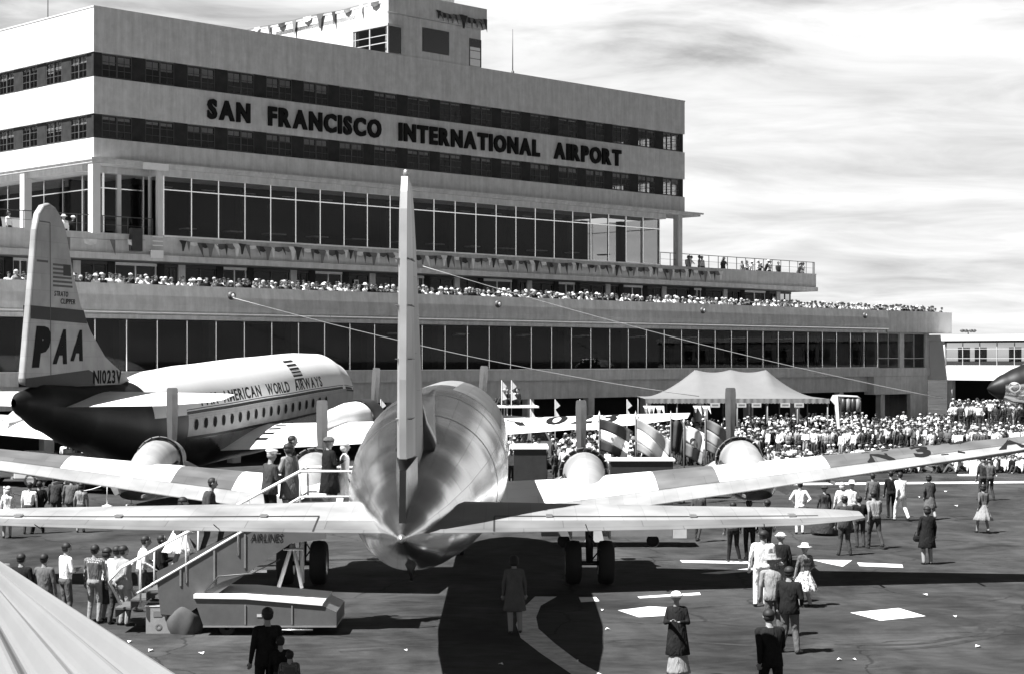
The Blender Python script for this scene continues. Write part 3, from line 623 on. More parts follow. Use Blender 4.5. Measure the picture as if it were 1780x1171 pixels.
for sgn in (-1, 1):
    for d, zc, ln_, rr in ((3.76, 2.72, 25.0, .60), (8.1, 3.08, 24.6, .56)):
        nt_ = [(20.2, zc-.45, .30, .12), (21.0, zc-.28, .42, .36), (22.0, zc-.10, .50, .56), (22.9, zc-.03, .54, .62), (23.5, zc, rr*1.0, rr*.98), (23.75, zc, rr*1.0, rr*.97)]
        o = loft('engine_nacelle', nt_, [M_silver], dc, n=28, step=.2); o.location.x = sgn*d
        cw_ = [(23.70, zc, rr*1.04, rr*1.04), (23.8, zc, rr*1.05, rr*1.05), (23.95, zc, rr*.98, rr*.98), (24.5, zc, rr*.98, rr*.98), (24.95, zc, rr*.86, rr*.86), (25.1, zc, rr*.62, rr*.62), (24.9, zc, .2, .2)]
        nf = [(20.6, zc-.75, .5, .14), (21.4, zc-.62, .72, .34), (22.4, zc-.5, .82, .46), (23.3, zc-.4, .78, .5), (23.7, zc-.3, .6, .45)]
        o3 = loft('nacelle_fairing', nf, [M_alud], dc, n=24, step=.2); o3.location.x = sgn*d
        for sx in (-1, 1):
            MB().tube([(sgn*d+sx*.5, 23.2, zc-.05), (sgn*d+sx*.56, 22.8, zc-.1), (sgn*d+sx*.55, 22.45, zc-.12)], [.09, .08, .07], 10).build('exhaust_stack', M_dark, dc)
        for k in range(14):
            t_ = R(-130+20*k); q_ = Vector((math.sin(t_), 0, math.cos(t_)))
            MB().box((-.1, -.16, -.012), (.1, .14, .012)).build('cowl_flap', M_alud, dc).matrix_local = Matrix.Translation(Vector((sgn*d, 23.6, zc))+q_*rr*1.1)@Matrix.Rotation(t_, 4, 'Y')@Matrix.Rotation(R(-18), 4, 'X')
        o2 = loft('engine_cowling', cw_, [M_silver], dc, n=28, step=.12); o2.location.x = sgn*d
        propeller(dc, (sgn*d, 25.35, zc), 2.0, .33, 3, 0.)
    # main gear
    gx = sgn*3.76
    MB().tube([(gx, 20.6, 2.2), (gx, 20.4, .56)], [.13, .09], 10).tube([(gx-.5, 20.4, .56), (gx+.5, 20.4, .56)], .06).tube([(gx, 21.8, 2.1), (gx, 20.45, .9)], .05).tube([(gx-.02, 20.25, 1.3), (gx+.25, 20.0, .95), (gx, 20.2, .6)], .025).build('landing_gear_leg', M_dark, dc)
    for q in (-.43, .43): wheel(dc, (gx+q, 20.4, .58), .58, .42)
    for q in (-.5, .5): MB().box((gx+q-.02, 19.7, 1.25), (gx+q+.02, 21.8, 2.3)).build('gear_door', M_alud, dc)
MB().tube([(0, 27.5, 2.2), (0, 27.5, .45)], .1).build('nose_gear_leg', M_dark, dc)
for q in (-.2, .2): wheel(dc, (q, 27.5, .42), .42, .24)
M_rud = sheet_mat('rudder_skin', .62, .35, .3, var=.06, seam=.6, bump=.06, bw_=.4, bh=3)
# tailplane, elevators
tsec = [(.25, 3.75, .45, 3.42, 3.30, .20), (1.0, 3.55, .42, 3.43, 3.31, .19), (4.0, 2.75, .42, 3.46, 3.36, .14), (6.0, 2.2, .46, 3.49, 3.42, .10), (6.7, 1.75, .6, 3.52, 3.47, .06), (6.98, 1.4, .8, 3.54, 3.50, .03)]
for sgn in (-1, 1): TS = wing('tailplane', dc, tsec, sgn, [M_silver], None, 'elevator', M_tail)
for sgn in (-1, 1):
    vs = []
    for d in (1.35, 3.0, 4.8, 6.3):
        for c_ in (.675, .70): y, zt, zb = TS(d, c_); vs.append((sgn*d, y, zt+.004))
    MB().add(vs, [(i*2, i*2+1, i*2+3, i*2+2) for i in range(3)]).build('elevator_gap', M_dark, dc)
    for d in (2.2, 4.4, 5.9):
        y, zt, zb = TS(d, .69); MB().box((sgn*d-.05, y-.08, zt), (sgn*d+.05, y+.1, zt+.035)).build('hinge', M_steel, dc)
    y, zt, zb = TS(1.35, .7); y2, zt2, _ = TS(1.35, .99)
    MB().add([(sgn*1.34, y, zt+.005), (sgn*1.37, y, zt+.005), (sgn*1.37, y2, zt2+.005), (sgn*1.34, y2, zt2+.005)], [(0, 1, 2, 3)]).build('elevator_gap', M_dark, dc)
    for d in (.55+2.2, .5+4.9): MB().tube([(sgn*d, TS(d, .99)[0], 3.36), (sgn*d-.04, TS(d, .99)[0]-.28, 3.46)], .008, 5).build('static_wick', M_dark, dc)
# fin + rudder: secs are (z, yLE, yTE, 0, 0, half thickness)
fsec = [(3.35, 5.9, 1.35, 0, 0, .15), (4.6, 5.0, 1.25, 0, 0, .145), (6.2, 3.9, 1.05, 0, 0, .125), (7.6, 2.95, .85, 0, 0, .10), (8.35, 2.35, .85, 0, 0, .08), (8.62, 1.9, 1.0, 0, 0, .06), (8.72, 1.6, 1.2, 0, 0, .02)]
wing('fin', dc, fsec, 1, [M_tail], None, 'fin_rear', M_alud, vertical=True, low=1.0)
rsec = [(4.42, 1.42, .28, 0, 0, .132), (5.6, 1.40, .26, 0, 0, .128), (7.4, 1.2, .42, 0, 0, .105), (8.15, 1.05, .5, 0, 0, .092), (8.42, 1.0, .58, 0, 0, .078), (8.56, .98, .66, 0, 0, .058), (8.66, .96, .74, 0, 0, .03)]
vs = []; fs = []
for z, y1_, y0_, _, _, th in rsec: vs += [(-th, y1_, z), (-th*.9, (y0_+y1_)/2, z), (-.05, y0_, z), (.05, y0_, z), (th*.9, (y0_+y1_)/2, z), (th, y1_, z)]
for i in range(len(rsec)-1): fs += [(i*6+j, i*6+(j+1) % 6, i*6+6+(j+1) % 6, i*6+6+j) for j in range(6)]
fs += [tuple(range(6)), tuple(range((len(rsec)-1)*6, len(rsec)*6))]
MB().add(vs, fs, 0, False).build('rudder', M_rud, dc)
MB().add([(-.17, 1.45, 3.5), (.17, 1.45, 3.5), (.05, .1, 3.4), (-.05, .1, 3.4), (-.165, 1.42, 4.40), (.165, 1.42, 4.40), (.05, .3, 4.25), (-.05, .3, 4.25)], [(0, 3, 2, 1), (4, 5, 6, 7), (0, 1, 5, 4), (1, 2, 6, 5), (2, 3, 7, 6), (3, 0, 4, 7)]).build('tail_fairing', M_alu, dc)
# dorsal fillet
vs = []; fs = []
dsec = [(3.9, .95, .17), (5.0, .78, .17), (7.0, .42, .14), (9.5, .16, .1), (12.0, .02, .04)]
for y, h, th in dsec:
    zt = sum(interp(FT, y)[i] for i in (0, 2)); vs += [(-th*2.2, y, zt-.16), (-th, y, zt+h*.35), (-.02, y, zt+h), (.02, y, zt+h), (th, y, zt+h*.35), (th*2.2, y, zt-.16)]
for i in range(4): fs += [(i*6+j, i*6+j+1, i*6+7+j, i*6+6+j) for j in range(5)]
fs.append(tuple(range(6)))
MB().add(vs, fs, 0, True).build('dorsal_fin', M_alu, dc)
for z in (5.0, 5.9, 6.7, 7.4): MB().box((-.128, .45, z), (.128, 1.3, z+.012)).build('rib_line', M_grey, dc)
for sgn in (-1, 1):
    for d in (4.6, 7.6, 9.9, 12.4):
        y, zt, zb = WS(d, .8); MB().box((sgn*d-.02, y-1.1, zb-.05), (sgn*d+.02, y+.05, zb+.02)).build('flap_hinge', M_steel, dc)
    for c_ in (.775, .792):
        vs = []
        for d in np.linspace(2.0, 16.5, 20):
            y, zt, zb = WS(d, c_); vs.append((sgn*d, y, zt+.004)); 
        vs2 = [(x, y+.03, z-.004) for x, y, z in vs]; n_ = len(vs); MB().add(vs+vs2, [(i, i+1, n_+i+1, n_+i) for i in range(n_-1)]).build('flap_gap', M_grey, dc)
MB().lathe((0, 1.15, 8.70), [(0, .035), (.04, .05), (.09, .04), (.11, 0)], 12).build('beacon', M_steel, dc)
MB().lathe((0, -.05, 3.28), [(-.16, 0), (-.14, .04), (-.08, .065), (.1, .07)], 16, axis='y').build('tail_light', M_chrome, dc)
MB().tube([(.04, 1.5, 2.95), (.07, 1.2, 2.75), (.08, 1.15, 2.5)], [.12, .09, .03], 10).build('tail_skid', M_dark, dc)
# registration on the right wing
def on_wing(surf, x0, y0, rot=0.):
    def fn(u, v, w_):
        x, y = x0+u, y0+v
        lo, hi = 0., 1.
        for _ in range(18):
            md = (lo+hi)/2
            if surf(x, md)[0] > y: lo = md
            else: hi = md
        return (x, y, surf(x, lo)[1]+.006+w_)
    return fn
rg = empty('registration', (0, 0, 0), 0, parent=dc)
for ch, mb in text_verts('N 317 A', .85, 4.2, on_wing(WS, 11.0, 20.05), .004, bold=.05, gap=.3): mb.build('letter', M_letter, rg)

# ------------------------------------------------------------------ double-deck airliner at the left
st = empty('stratoliner', (-17.1, 65, 0), R(-15), 'double-deck airliner with white crown, PAA on its tail and four engines, at the left', 'airliner'); st.name = 'double_deck_airliner'
ST = [(-2.3, 4.35, .1, .15), (-1.9, 4.32, .32, .42), (-.5, 4.15, .62, .85), (2, 3.72, 1.0, 1.18), (5.5, 3.32, 1.35, 1.60), (6.6, 3.3, 1.47, 1.86), (8.3, 3.32, 1.6, 2.12), (11, 3.42, 1.68, 2.22), (18, 3.72, 1.68, 2.26), (24, 4.0, 1.68, 2.2), (27.0, 4.12, 1.6, 2.05), (29.0, 4.1, 1.32, 1.65), (30.2, 4.0, .9, 1.1), (30.8, 3.9, .35, .45), (30.9, 3.9, .05, .05)]
def stm(y, t_, dz):
    zc = interp(ST, y)[0]; fr = dz/interp(ST, y)[2]
    if y < 5.95: return 1
    if fr > .14: return 0
    if fr < -.32: return 2 if y > 8.6 else 1
    return 3 if y > 8.6 else 1
loft('fuselage', ST, [M_pwhite, M_navy, M_pbelly, M_pgrey], st, n=140, step=.12, mfun=stm)
def strip_on(tab, y0, y1, f0, f1, m, name, sides=(1,), ex=.012):
    for sg_ in sides:
        vs = []; ys = np.linspace(y0, y1, 24)
        for y in ys:
            zc, rx, rz = interp(tab, y)
            for f_ in (f0, f1): vs.append((sg_*(rx*math.sqrt(1-f_*f_)+ex), y, zc+rz*f_))
        MB().add(vs, [(i*2, i*2+1, i*2+3, i*2+2) for i in range(23)], 0, True).build(name, m, st)
strip_on(ST, 8.5, 29.2, .14, .20, M_navy, 'cheat_line', (1, -1)); strip_on(ST, 8.5, 29.2, -.34, -.29, M_navy, 'cheat_line', (1, -1)); strip_on(ST, 27.4, 29.4, -.27, .13, M_navy, 'nose_panel', (1, -1)); strip_on(ST, 8.5, 29, .225, .24, M_navy, 'cheat_line', (1, -1))
for k in range(18):
    y = 9.3+k*.87; zc, rx, rz = interp(ST, y); z = zc-.07*rz; x = side_x(ST, y, z)
    for sg_ in (1, -1):
        fit_disc(ST, sg_, y, z, .15, .23, .03).build('cabin_window', M_letter, st)
def on_fus(y0, f0):
    def fn(u, v, w_):
        y = y0+u; zc, rx, rz = interp(ST, y); z = zc+rz*f0+v; return (side_x(ST, y, z)+.008+w_, y, z)
    return fn
tt = empty('airline_title', (0, 0, 0), 0, parent=st); tt['label'] = 'PAN AMERICAN WORLD AIRWAYS in dark capitals'
for s, y0, wd in (('PAN', 9.9, 1.6), ('AMERICAN', 12.1, 4.1), ('WORLD', 16.9, 2.7), ('AIRWAYS', 20.3, 3.5)):
    for ch, mb in text_verts(s, .5, wd, on_fus(y0, .27), .01, bold=.02): mb.build('letter', M_navy, tt)
fl = on_fus(20.6, .52)
for k in range(6): MB().add([fl(-.02*k+q, .82-.17*k+dz, .012) for q, dz in ((0, 0), (1.15, .0), (1.15, -.08), (0, -.08))], [(0, 1, 2, 3)]).build('flag_stripe', M_navy, st)
# tail fin
out_ = [(-1.75, 5.0), (-1.8, 5.2), (-1.2, 8.9), (-.95, 10.6), (-.75, 11.2), (-.4, 11.52), (.0, 11.62), (.45, 11.5), (.85, 11.2), (1.2, 10.75), (1.75, 9.2), (2.35, 7.95), (3.1, 7.0), (4.3, 6.0), (6.2, 5.15), (6.8, 4.9), (2, 4.6)]
vs = [(-.14, y, z) for y, z in out_]+[(.14, y, z) for y, z in out_]; n_ = len(out_)
me = MB().add(vs, [tuple(range(n_)), tuple(range(2*n_-1, n_-1, -1))]+[(i, (i+1) % n_, n_+(i+1) % n_, n_+i) for i in range(n_)]).mesh('fin')
uvl = me.uv_layers.new(name='UVMap')
for lp in me.loops: v = me.vertices[lp.vertex_index].co; uvl.data[lp.index].uv = (v.y, v.z)
fn_ = link('fin', me, M_pgrey, st); bv = fn_.modifiers.new('b', 'BEVEL'); bv.width = .09; bv.segments = 3; bv.limit_method = 'ANGLE'
for sg_ in (1, -1):
    def quad(nm, pts, m, ex=.006): MB().add([(sg_*(.14+ex), y, z) for y, z in pts], [tuple(range(len(pts)))]).build(nm, m, st)
    quad('tail_band', [(-1.36, 7.35), (2.78, 7.25), (2.5, 7.75), (-1.38, 7.83)], M_navy)
    quad('rudder_gap', [(.02, 5.3), (.08, 5.3), (.02, 10.9), (-.03, 10.9)], M_dark); quad('rudder_gap', [(-.75, 10.88), (-.03, 10.88), (-.03, 10.92), (-.75, 10.92)], M_dark)
    quad('tail_base', [(-1.7, 4.9), (3.4, 4.9), (3.4, 5.35), (2.9, 5.5), (-1.72, 5.22)], M_navy)
    quad('rudder_tab', [(-.95, 9.42), (-.15, 9.42), (-.15, 9.5), (-.95, 9.5)], M_dark)
    for k in range(6): quad('flag_stripe', [(.2, 9.42-.155*k), (1.5+.03*k, 9.42-.155*k), (1.5+.03*k, 9.34-.155*k), (.2, 9.34-.155*k)], M_dark)
    quad('flag_canton', [(.95, 9.42), (1.5, 9.42), (1.53, 9.0), (.95, 9.0)], M_navy, .009)
def on_fin(y0, z0, zr=1.):
    return lambda u, v, w_: (.147+w_, y0+u, z0+v)
for s, y0, z0, h, wd, sh, bo in (('P', -1.25, 5.75, 1.28, 1.1, .22, .085), ('A', .2, 5.82, 1.16, 1.05, .28, .06), ('A', 1.5, 5.92, 1.06, .95, .28, .06), ('N1023V', 3.25, 4.98, .52, 2.3, 0, .02), ('STRATO', .3, 8.22, .2, 1.0, .1, .0), ('CLIPPER', .75, 7.95, .2, 1.1, .1, .0)):
    for ch, mb in text_verts(s, h, wd, on_fin(y0, z0), .008, bold=bo, shear=sh): mb.build('letter', M_letter, st)
# tailplanes and wings
stsec = [(.4, 4.0, .2, 4.62, 4.15, .14), (4.5, 2.8, .3, 4.62, 4.22, .1), (6.3, 2.2, .5, 4.62, 4.36, .06), (6.7, 1.8, .8, 4.6, 4.45, .02)]
for sgn in (-1, 1): wing('tailplane', st, stsec, sgn, [M_wwhite], None, 'elevator', M_wwhite)
swsec = [(1.2, 18.2, 12.6, 2.7, 1.95, .45), (5.2, 17.7, 13.1, 2.85, 2.15, .4), (11, 17.0, 13.8, 3.1, 2.5, .3), (19, 16.1, 14.6, 3.5, 3.15, .16), (21.3, 15.7, 14.9, 3.62, 3.45, .07)]
for sgn in (-1, 1): SW = wing('wing', st, swsec, sgn, [M_wwhite], None, 'flap', M_wwhite)
for ch, mb in text_verts('N1023V', 1.15, 6.8, on_wing(SW, 13.0, 14.9), .004, bold=.03): mb.build('letter', M_letter, st)
for k in range(5):
    fn2 = on_wing(SW, 2.3, 13.8+.75*k); MB().add([fn2(u, v, .004) for u, v in ((0, 0), (.55, 0), (.55, .32), (0, .32))], [(0, 1, 2, 3)]).build('walkway_mark', M_letter, st)
for sgn in (-1, 1):
    for d, zc in ((5.05, 3.1), (10.4, 3.2)):
        nt_ = [(14.2, zc-.1, .03, .03), (16.2, zc, .5, .6), (18.2, zc, .78, .82), (19.2, zc, .85, .85)]
        o = loft('engine_nacelle', nt_, [M_wwhite], st, n=26, step=.25); o.location.x = sgn*d
        o = loft('engine_cowling', [(19.1, zc, .92, .92), (19.3, zc, .95, .95), (20.6, zc, .95, .95), (21.2, zc, .8, .8), (21.3, zc, .5, .5), (21.0, zc, .15, .15)], [M_dark], st, n=26, step=.15); o.location.x = sgn*d
        propeller(st, (sgn*d, 21.6, zc), 2.4, .38, 4, R(4))
    gx = sgn*5.05
    MB().tube([(gx, 15.6, 2.6), (gx, 15.5, .7)], .14).build('landing_gear_leg', M_dark, st)
    for q in (-.45, .45): wheel(st, (gx+q, 15.5, .7), .7, .45)
MB().tube([(0, 29, 2.4), (0, 29, .45)], .1).build('nose_gear_leg', M_dark, st)
for q in (-.25, .25): wheel(st, (q, 29, .45), .45, .25)

# ------------------------------------------------------------------ nose of a third airliner at the right edge
n0 = at(1716, 672, 122)
an = empty('airliner_nose', (n0.x, n0.y, 0), R(98), 'polished airliner with dark pointed nose poking in over the crowd at the right', 'airliner'); an.name = 'parked_airliner'
AT = [(-16, 4.3, 1.5, 1.6), (-4, 4.25, 1.58, 1.68), (-3, 4.15, 1.45, 1.55), (-2, 4.05, 1.15, 1.25), (-1, 3.95, .78, .86), (-.3, 3.9, .38, .44), (0, 3.88, .04, .05)]
loft('fuselage', AT, [M_alu, M_navy, M_wwhite], an, n=48, step=.2, mfun=lambda y, t_, dz: 1 if (y > -1.0 or (dz > .2 and y > -2.6) or abs(dz-.75) < .2) else (2 if dz > .95 and y < -3.4 else 0))
for sg_ in (1, -1):
    vs = []
    for k in range(20):
        t_ = 2*math.pi*k/20; y, z = -1.55+.38*math.cos(t_), 4.0+.36*math.sin(t_); vs.append((sg_*(side_x(AT, y, z)+.01), y, z))
    MB().add(vs, [tuple(range(20))]).build('nose_emblem', M_lgrey, an)
    for s_, y0 in (('TWA', -4.6),):
        pass
cp = MB().add([(-.9, -4.4, 5.45), (.9, -4.4, 5.45), (.62, -2.7, 5.05), (-.62, -2.7, 5.05), (-.62, -4.2, 6.05), (.62, -4.2, 6.05), (.5, -3.35, 5.95), (-.5, -3.35, 5.95)], [(4, 5, 6, 7), (0, 1, 5, 4), (1, 2, 6, 5), (2, 3, 7, 6), (3, 0, 4, 7)]).build('cockpit', M_steel, an)
MB().add([(-.54, -2.82, 5.2), (.54, -2.82, 5.2), (.47, -3.28, 5.88), (-.47, -3.28, 5.88)], [(0, 1, 2, 3)]).build('windscreen', M_dglass, cp)
for s_ in (1, -1): MB().add([(s_*.78, -2.95, 5.3), (s_*.95, -4.1, 5.55), (s_*.66, -4.1, 5.98), (s_*.54, -3.4, 5.9)], [(0, 1, 2, 3)]).build('side_window', M_dglass, cp)
MB().tube([(0, -2.6, 3), (0, -2.6, .4)], .1).build('nose_gear_leg', M_dark, an)
for q in (-.2, .2): wheel(an, (q, -2.6, .4), .4, .22)
# ------------------------------------------------------------------ bunting
def pennants(name, pts, n, size, label, mats_, both=False):
    rt = empty(name, (0, 0, 0), 0, label, 'bunting'); rt.location = (0, 0, 0)
    MB().tube(pts, .012, 5).build('cord', M_rail, rt)
    P_ = [Vector(p) for p in pts]
    for k in range(n):
        q = (k+.5)/n*(len(P_)-1); i = int(q); a_ = P_[i].lerp(P_[min(i+1, len(P_)-1)], q-i); d = (P_[-1]-P_[0]).normalized()
        s = size*random.uniform(.7, 1.2); kd = k % 5; tw = random.uniform(-.25, .25); o_ = Vector((d.y, -d.x, 0))*.05
        if kd == 0: g = [a_-d*s*.4, a_+d*s*.4, a_+d*s*.2+Vector((0, 0, -s*.35))+o_, a_+d*(s*.08)+Vector((0, 0, -s*.95)), a_-d*(s*.08)+Vector((0, 0, -s*.95)), a_-d*s*.2+Vector((0, 0, -s*.35))+o_]
        elif kd in (1, 3): g = [a_-d*s*.2, a_+d*s*.2, a_+d*(s*(.1+tw))+Vector((0, 0, -s*1.0))+o_*2]
        else: g = [a_-d*s*.5, a_+d*s*.5, a_+d*s*.42+Vector((0, 0, -s*.3)), a_+o_+Vector((0, 0, -s*.42)), a_-d*s*.42+Vector((0, 0, -s*.3))]
        MB().add(list(g)+[p_+o_.normalized()*.012 for p_ in g], [tuple(range(len(g))), tuple(range(2*len(g)-1, len(g)-1, -1))]).build('pennant', mats_[k % len(mats_)], rt)
MU = Matrix.Rotation(BR, 3, 'Z')
def W_(x, y, z): return P0+MU@Vector((x, y, z))
fl_m = [mat('flag_dark', .035, .8), mat('flag_grey', .16, .8), mat('flag_white', .7, .8), mat('flag_mid', .09, .8)]
def swag(x0, x1, y, z, dip, n): return [W_(x0+(x1-x0)*i/n, y, z-dip*4*(i/n)*(1-i/n)) for i in range(n+1)]
for i in range(12):
    x0 = 5.6+i*4.25
    pennants('bunting_string', swag(x0, x0+4.25, -.32, 12.86, .12, 6), 11, .75, ['first','second','third','fourth','fifth','sixth','seventh','eighth','ninth','tenth','eleventh','twelfth'][i]+' swag of dark pennants from the left along the upper terrace fascia', fl_m)
pennants('bunting_string', swag(-4, 3.2, -.28, 12.75, .1, 4), 5, .8, 'sparse white and dark bunting on the terrace fascia beside the tall grey tail', [fl_m[2], fl_m[1]])
pennants('bunting_string', [W_(21.9, y, 29.35+.05*math.sin(y)) for y in np.linspace(29, .5, 14)], 20, 1.0, 'string of pennants along the top of the white penthouse wall left of the control tower', fl_m)
for i, (xa, xb) in enumerate(((26.0, 28.3), (28.3, 30.6))):
    pennants('bunting_string', swag(xa, xb, -.36, 29.2, .15, 4), 9, .8, ['left', 'right'][i]+' dark bunting hung over the control tower walkway', fl_m[:2])
# lamp ladders on the terrace fascia seen as small fixtures
for x in (4.1,): bb('notice_board', x-.5, x+.35, -.3, -.24, 11.75, 12.2, M_white); [bb('white_rail', x-.4, x+.3, -.34, -.27, 12.45+.25*k, 12.5+.25*k, M_white) for k in range(3)]
bb('speaker_box', 2.3, 3.0, -.35, -.03, 12.1, 13.4, M_dark)

# ------------------------------------------------------------------ guy cables
def cable(p0, p1, lbl):
    P_ = [Vector(p0).lerp(Vector(p1), i/16)-Vector((0, 0, 1))*(.5*4*(i/16)*(1-i/16)) for i in range(17)]
    tag(MB().tube(P_, .022, 5).build('cable', M_lgrey), lbl, 'cable')
cable(at(405, 518, 97.5), at(1215, 688, 112), 'long pale cable from the leftmost parapet lamp down to the marquee')
cable(at(735, 463, 112), at(1640, 692, 130), 'long pale cable from the terrace behind the fin down towards the right crowd')

# ------------------------------------------------------------------ marquee
tn = empty('marquee', (0, 0, 0), 0, 'big white three-peaked canvas marquee standing in front of the terminal', 'tent')
A_, B_ = at(1122, 692, 113), at(1442, 688, 113); y0, y1 = 113, 121
nx, ny = 49, 17; vs = []
pk = [at(1208, 645, 117).x, at(1270, 645, 117).x, at(1331, 645, 117).x]
for j in range(ny):
    for i in range(nx):
        u, v = i/(nx-1), j/(ny-1); x = A_.x+(B_.x-A_.x)*u; y = y0+(y1-y0)*v
        r0 = 0
        l_, r1 = pk[0], pk[2]
        ex = 1-max(0, (l_-x)/(l_-A_.x), (x-r1)/(B_.x-r1)); ey = 1-abs(v-.5)*2
        h = 1.85*(min(ex, 1)**1.7)*(ey**1.1)
        if l_ < x < r1: h -= .20*ey*math.sin(math.pi*((x-l_)/(pk[1]-l_) % 1))**.9
        vs.append((x, y, 3.38+h))
MB().add(vs, [(j*nx+i, j*nx+i+1, (j+1)*nx+i+1, (j+1)*nx+i) for j in range(ny-1) for i in range(nx-1)], 0, True).build('canopy', M_can, tn)
vs = []; fs = []; nn = 160
for i in range(nn+1):
    x = A_.x+(B_.x-A_.x)*i/nn; vs += [(x, y0-.01-.02*math.sin(i*.9), 3.4), (x, y0-.03+.03*math.sin(i*1.1), 3.12-.04*abs(math.sin(i*math.pi/3)))]
MB().add(vs, [(2*i, 2*i+1, 2*i+3, 2*i+2) for i in range(nn)], 0, True).build('valance', M_can, tn)
for x in np.linspace(A_.x+.1, B_.x-.1, 7):
    for y in (y0+.1, y1-.1): MB().tube([(x, y, 0), (x, y, 3.35)], .05, 6).build('pole', M_grey, tn)
for x in pk: MB().tube([(x, 117, 0), (x, 117, 5.2)], .06, 6).build('centre_pole', M_grey, tn)
for px in (1125, 1133, 1148, 1212, 1228):
    q = at(px, 715, 112.7); pennants('bunting_string', [(q.x-.2, q.y, 2.95), (q.x+.2, q.y, 2.95)], 2, .6, 'little white pennants under the marquee edge at the '+{1125:'far left corner', 1133:'left corner pole', 1148:'left third', 1212:'middle left', 1228:'middle'}[px], [fl_m[2]])
for k, px in enumerate((1243, 1289, 1315, 1365, 1389)):
    q = at(px, 699, 112.6); o = B('sign', (q.x-.3, q.y-.03, q.z-.30), (q.x+.3, q.y+.03, q.z-.02), M_lgrey); MB().box((q.x-.2, q.y-.036, q.z-.2), (q.x+.2, q.y-.031, q.z-.1)).build('sign_face', M_grey, o)
    tag(o, 'small white hanging sign under the marquee, number '+('one', 'two', 'three', 'four', 'five')[k]+' from the left', 'sign', 'signs hanging in the marquee')

# ------------------------------------------------------------------ cars and small structures
def car(px, py, Y, rz, m, lbl, bus=False):
    q = at(px, py, Y); rt = empty('parked_car', (q.x, q.y, 0), rz, lbl, 'car'); Lc, H = 2.3, .95
    body = [(-Lc, .35), (-Lc, .75), (-Lc+.15, .88), (-1.3, .95), (1.1, .97), (2.1, .88), (Lc, .7), (Lc, .35)]
    o = MB().prism(body, 'x', -.88, .88).build('body', m, rt); bv = o.modifiers.new('b', 'BEVEL'); bv.width = .12; bv.segments = 3
    roof = [(-1.75, .93), (-1.3, 1.42), (-1.0, 1.5), (.2, 1.5), (.9, .96)]
    g = MB().prism(roof, 'x', -.70, .70).build('cabin', M_dglass, rt)
    o = MB().prism([(-1.35, 1.42), (-1.0, 1.54), (.2, 1.54), (.35, 1.42)], 'x', -.74, .74).build('roof', m, rt); bv = o.modifiers.new('b', 'BEVEL'); bv.width = .05; bv.segments = 2
    for y in (-1.45, 1.45):
        for x in (-.78, .78): wheel(rt, (x, y, .34), .34, .2)
    for x in (-.6, .6): MB().lathe((x, Lc, .72), [(0, .11), (.04, .09), (.05, 0)], 10, axis='y').build('headlight', M_chrome, rt)
    MB().box((-.85, Lc+.02, .38), (.85, Lc+.12, .5)).build('bumper', M_chrome, rt); return rt
car(1038, 716, 112, R(-80), M_white, 'white rounded car parked behind the aeroplane wing near the flagpoles')
car(45, 772, 84, R(95), M_white, 'white car half hidden under the grey tail at the far left')
car(118, 775, 82, R(80), M_lgrey, 'pale open car beside the crowd rope under the left airliner')
car(205, 868, 78, R(60), M_dark, 'dark car behind the rope stanchions left of the boarding stairs')
# grey truck with people aboard
q = at(895, 700, 96); tk = empty('flatbed_truck', (q.x, 96, 0), R(-85), 'grey truck with a white roof board and flags, left of the flagpoles', 'truck')
MB().prism([(-2.6, .5), (-2.6, 1.4), (.6, 1.4), (.7, 2.3), (1.5, 2.3), (1.9, 1.5), (2.9, 1.35), (3.0, .5)], 'x', -1, 1).build('body', M_grey, tk)
MB().prism([(.85, 1.55), (.85, 2.15), (1.45, 2.15), (1.75, 1.55)], 'x', -1.01, 1.01).build('window', M_dglass, tk); MB().box((-1.1, -2.6, 3.3), (1.1, 1.2, 3.4)).build('roof_board', M_white, tk)
for x in (-.9, .9):
    for y in (-2.3, -.5): MB().tube([(x, y, 1.4), (x, y, 3.3)], .04).build('post', M_white, tk)
    for y in (-1.7, 2.0): wheel(tk, (x*.95, y, .42), .42, .28)
# podium with dark drape
def pbox(name, x0, x1, ytop, ybot, Y, dep, m, top, lbl, cat):
    q0, q1 = at(x0, ytop, Y), at(x1, ytop, Y); rt = empty(name, ((q0.x+q1.x)/2, Y, 0), 0, lbl, cat); hw = (q1.x-q0.x)/2
    MB().box((-hw, 0, 0), (hw, dep, q0.z-.08)).build('skirt', m, rt); MB().box((-hw-.08, -.08, q0.z-.08), (hw+.08, dep+.08, q0.z)).build('top', top, rt)
    return rt
pbox('podium', 893, 950, 776, 840, 66, 2.5, M_dark, M_white, 'dark draped podium with white edge between fuselage and right inner engine', 'podium')
pbox('podium', 1062, 1170, 797, 830, 70, 1.2, M_dark, M_white, 'long low white-topped table just behind the right wing', 'table')
pbox('crate', 640, 668, 845, 870, 60, 1, M_grey, M_grey, 'grey crate behind the fuselage', 'crate') if False else None
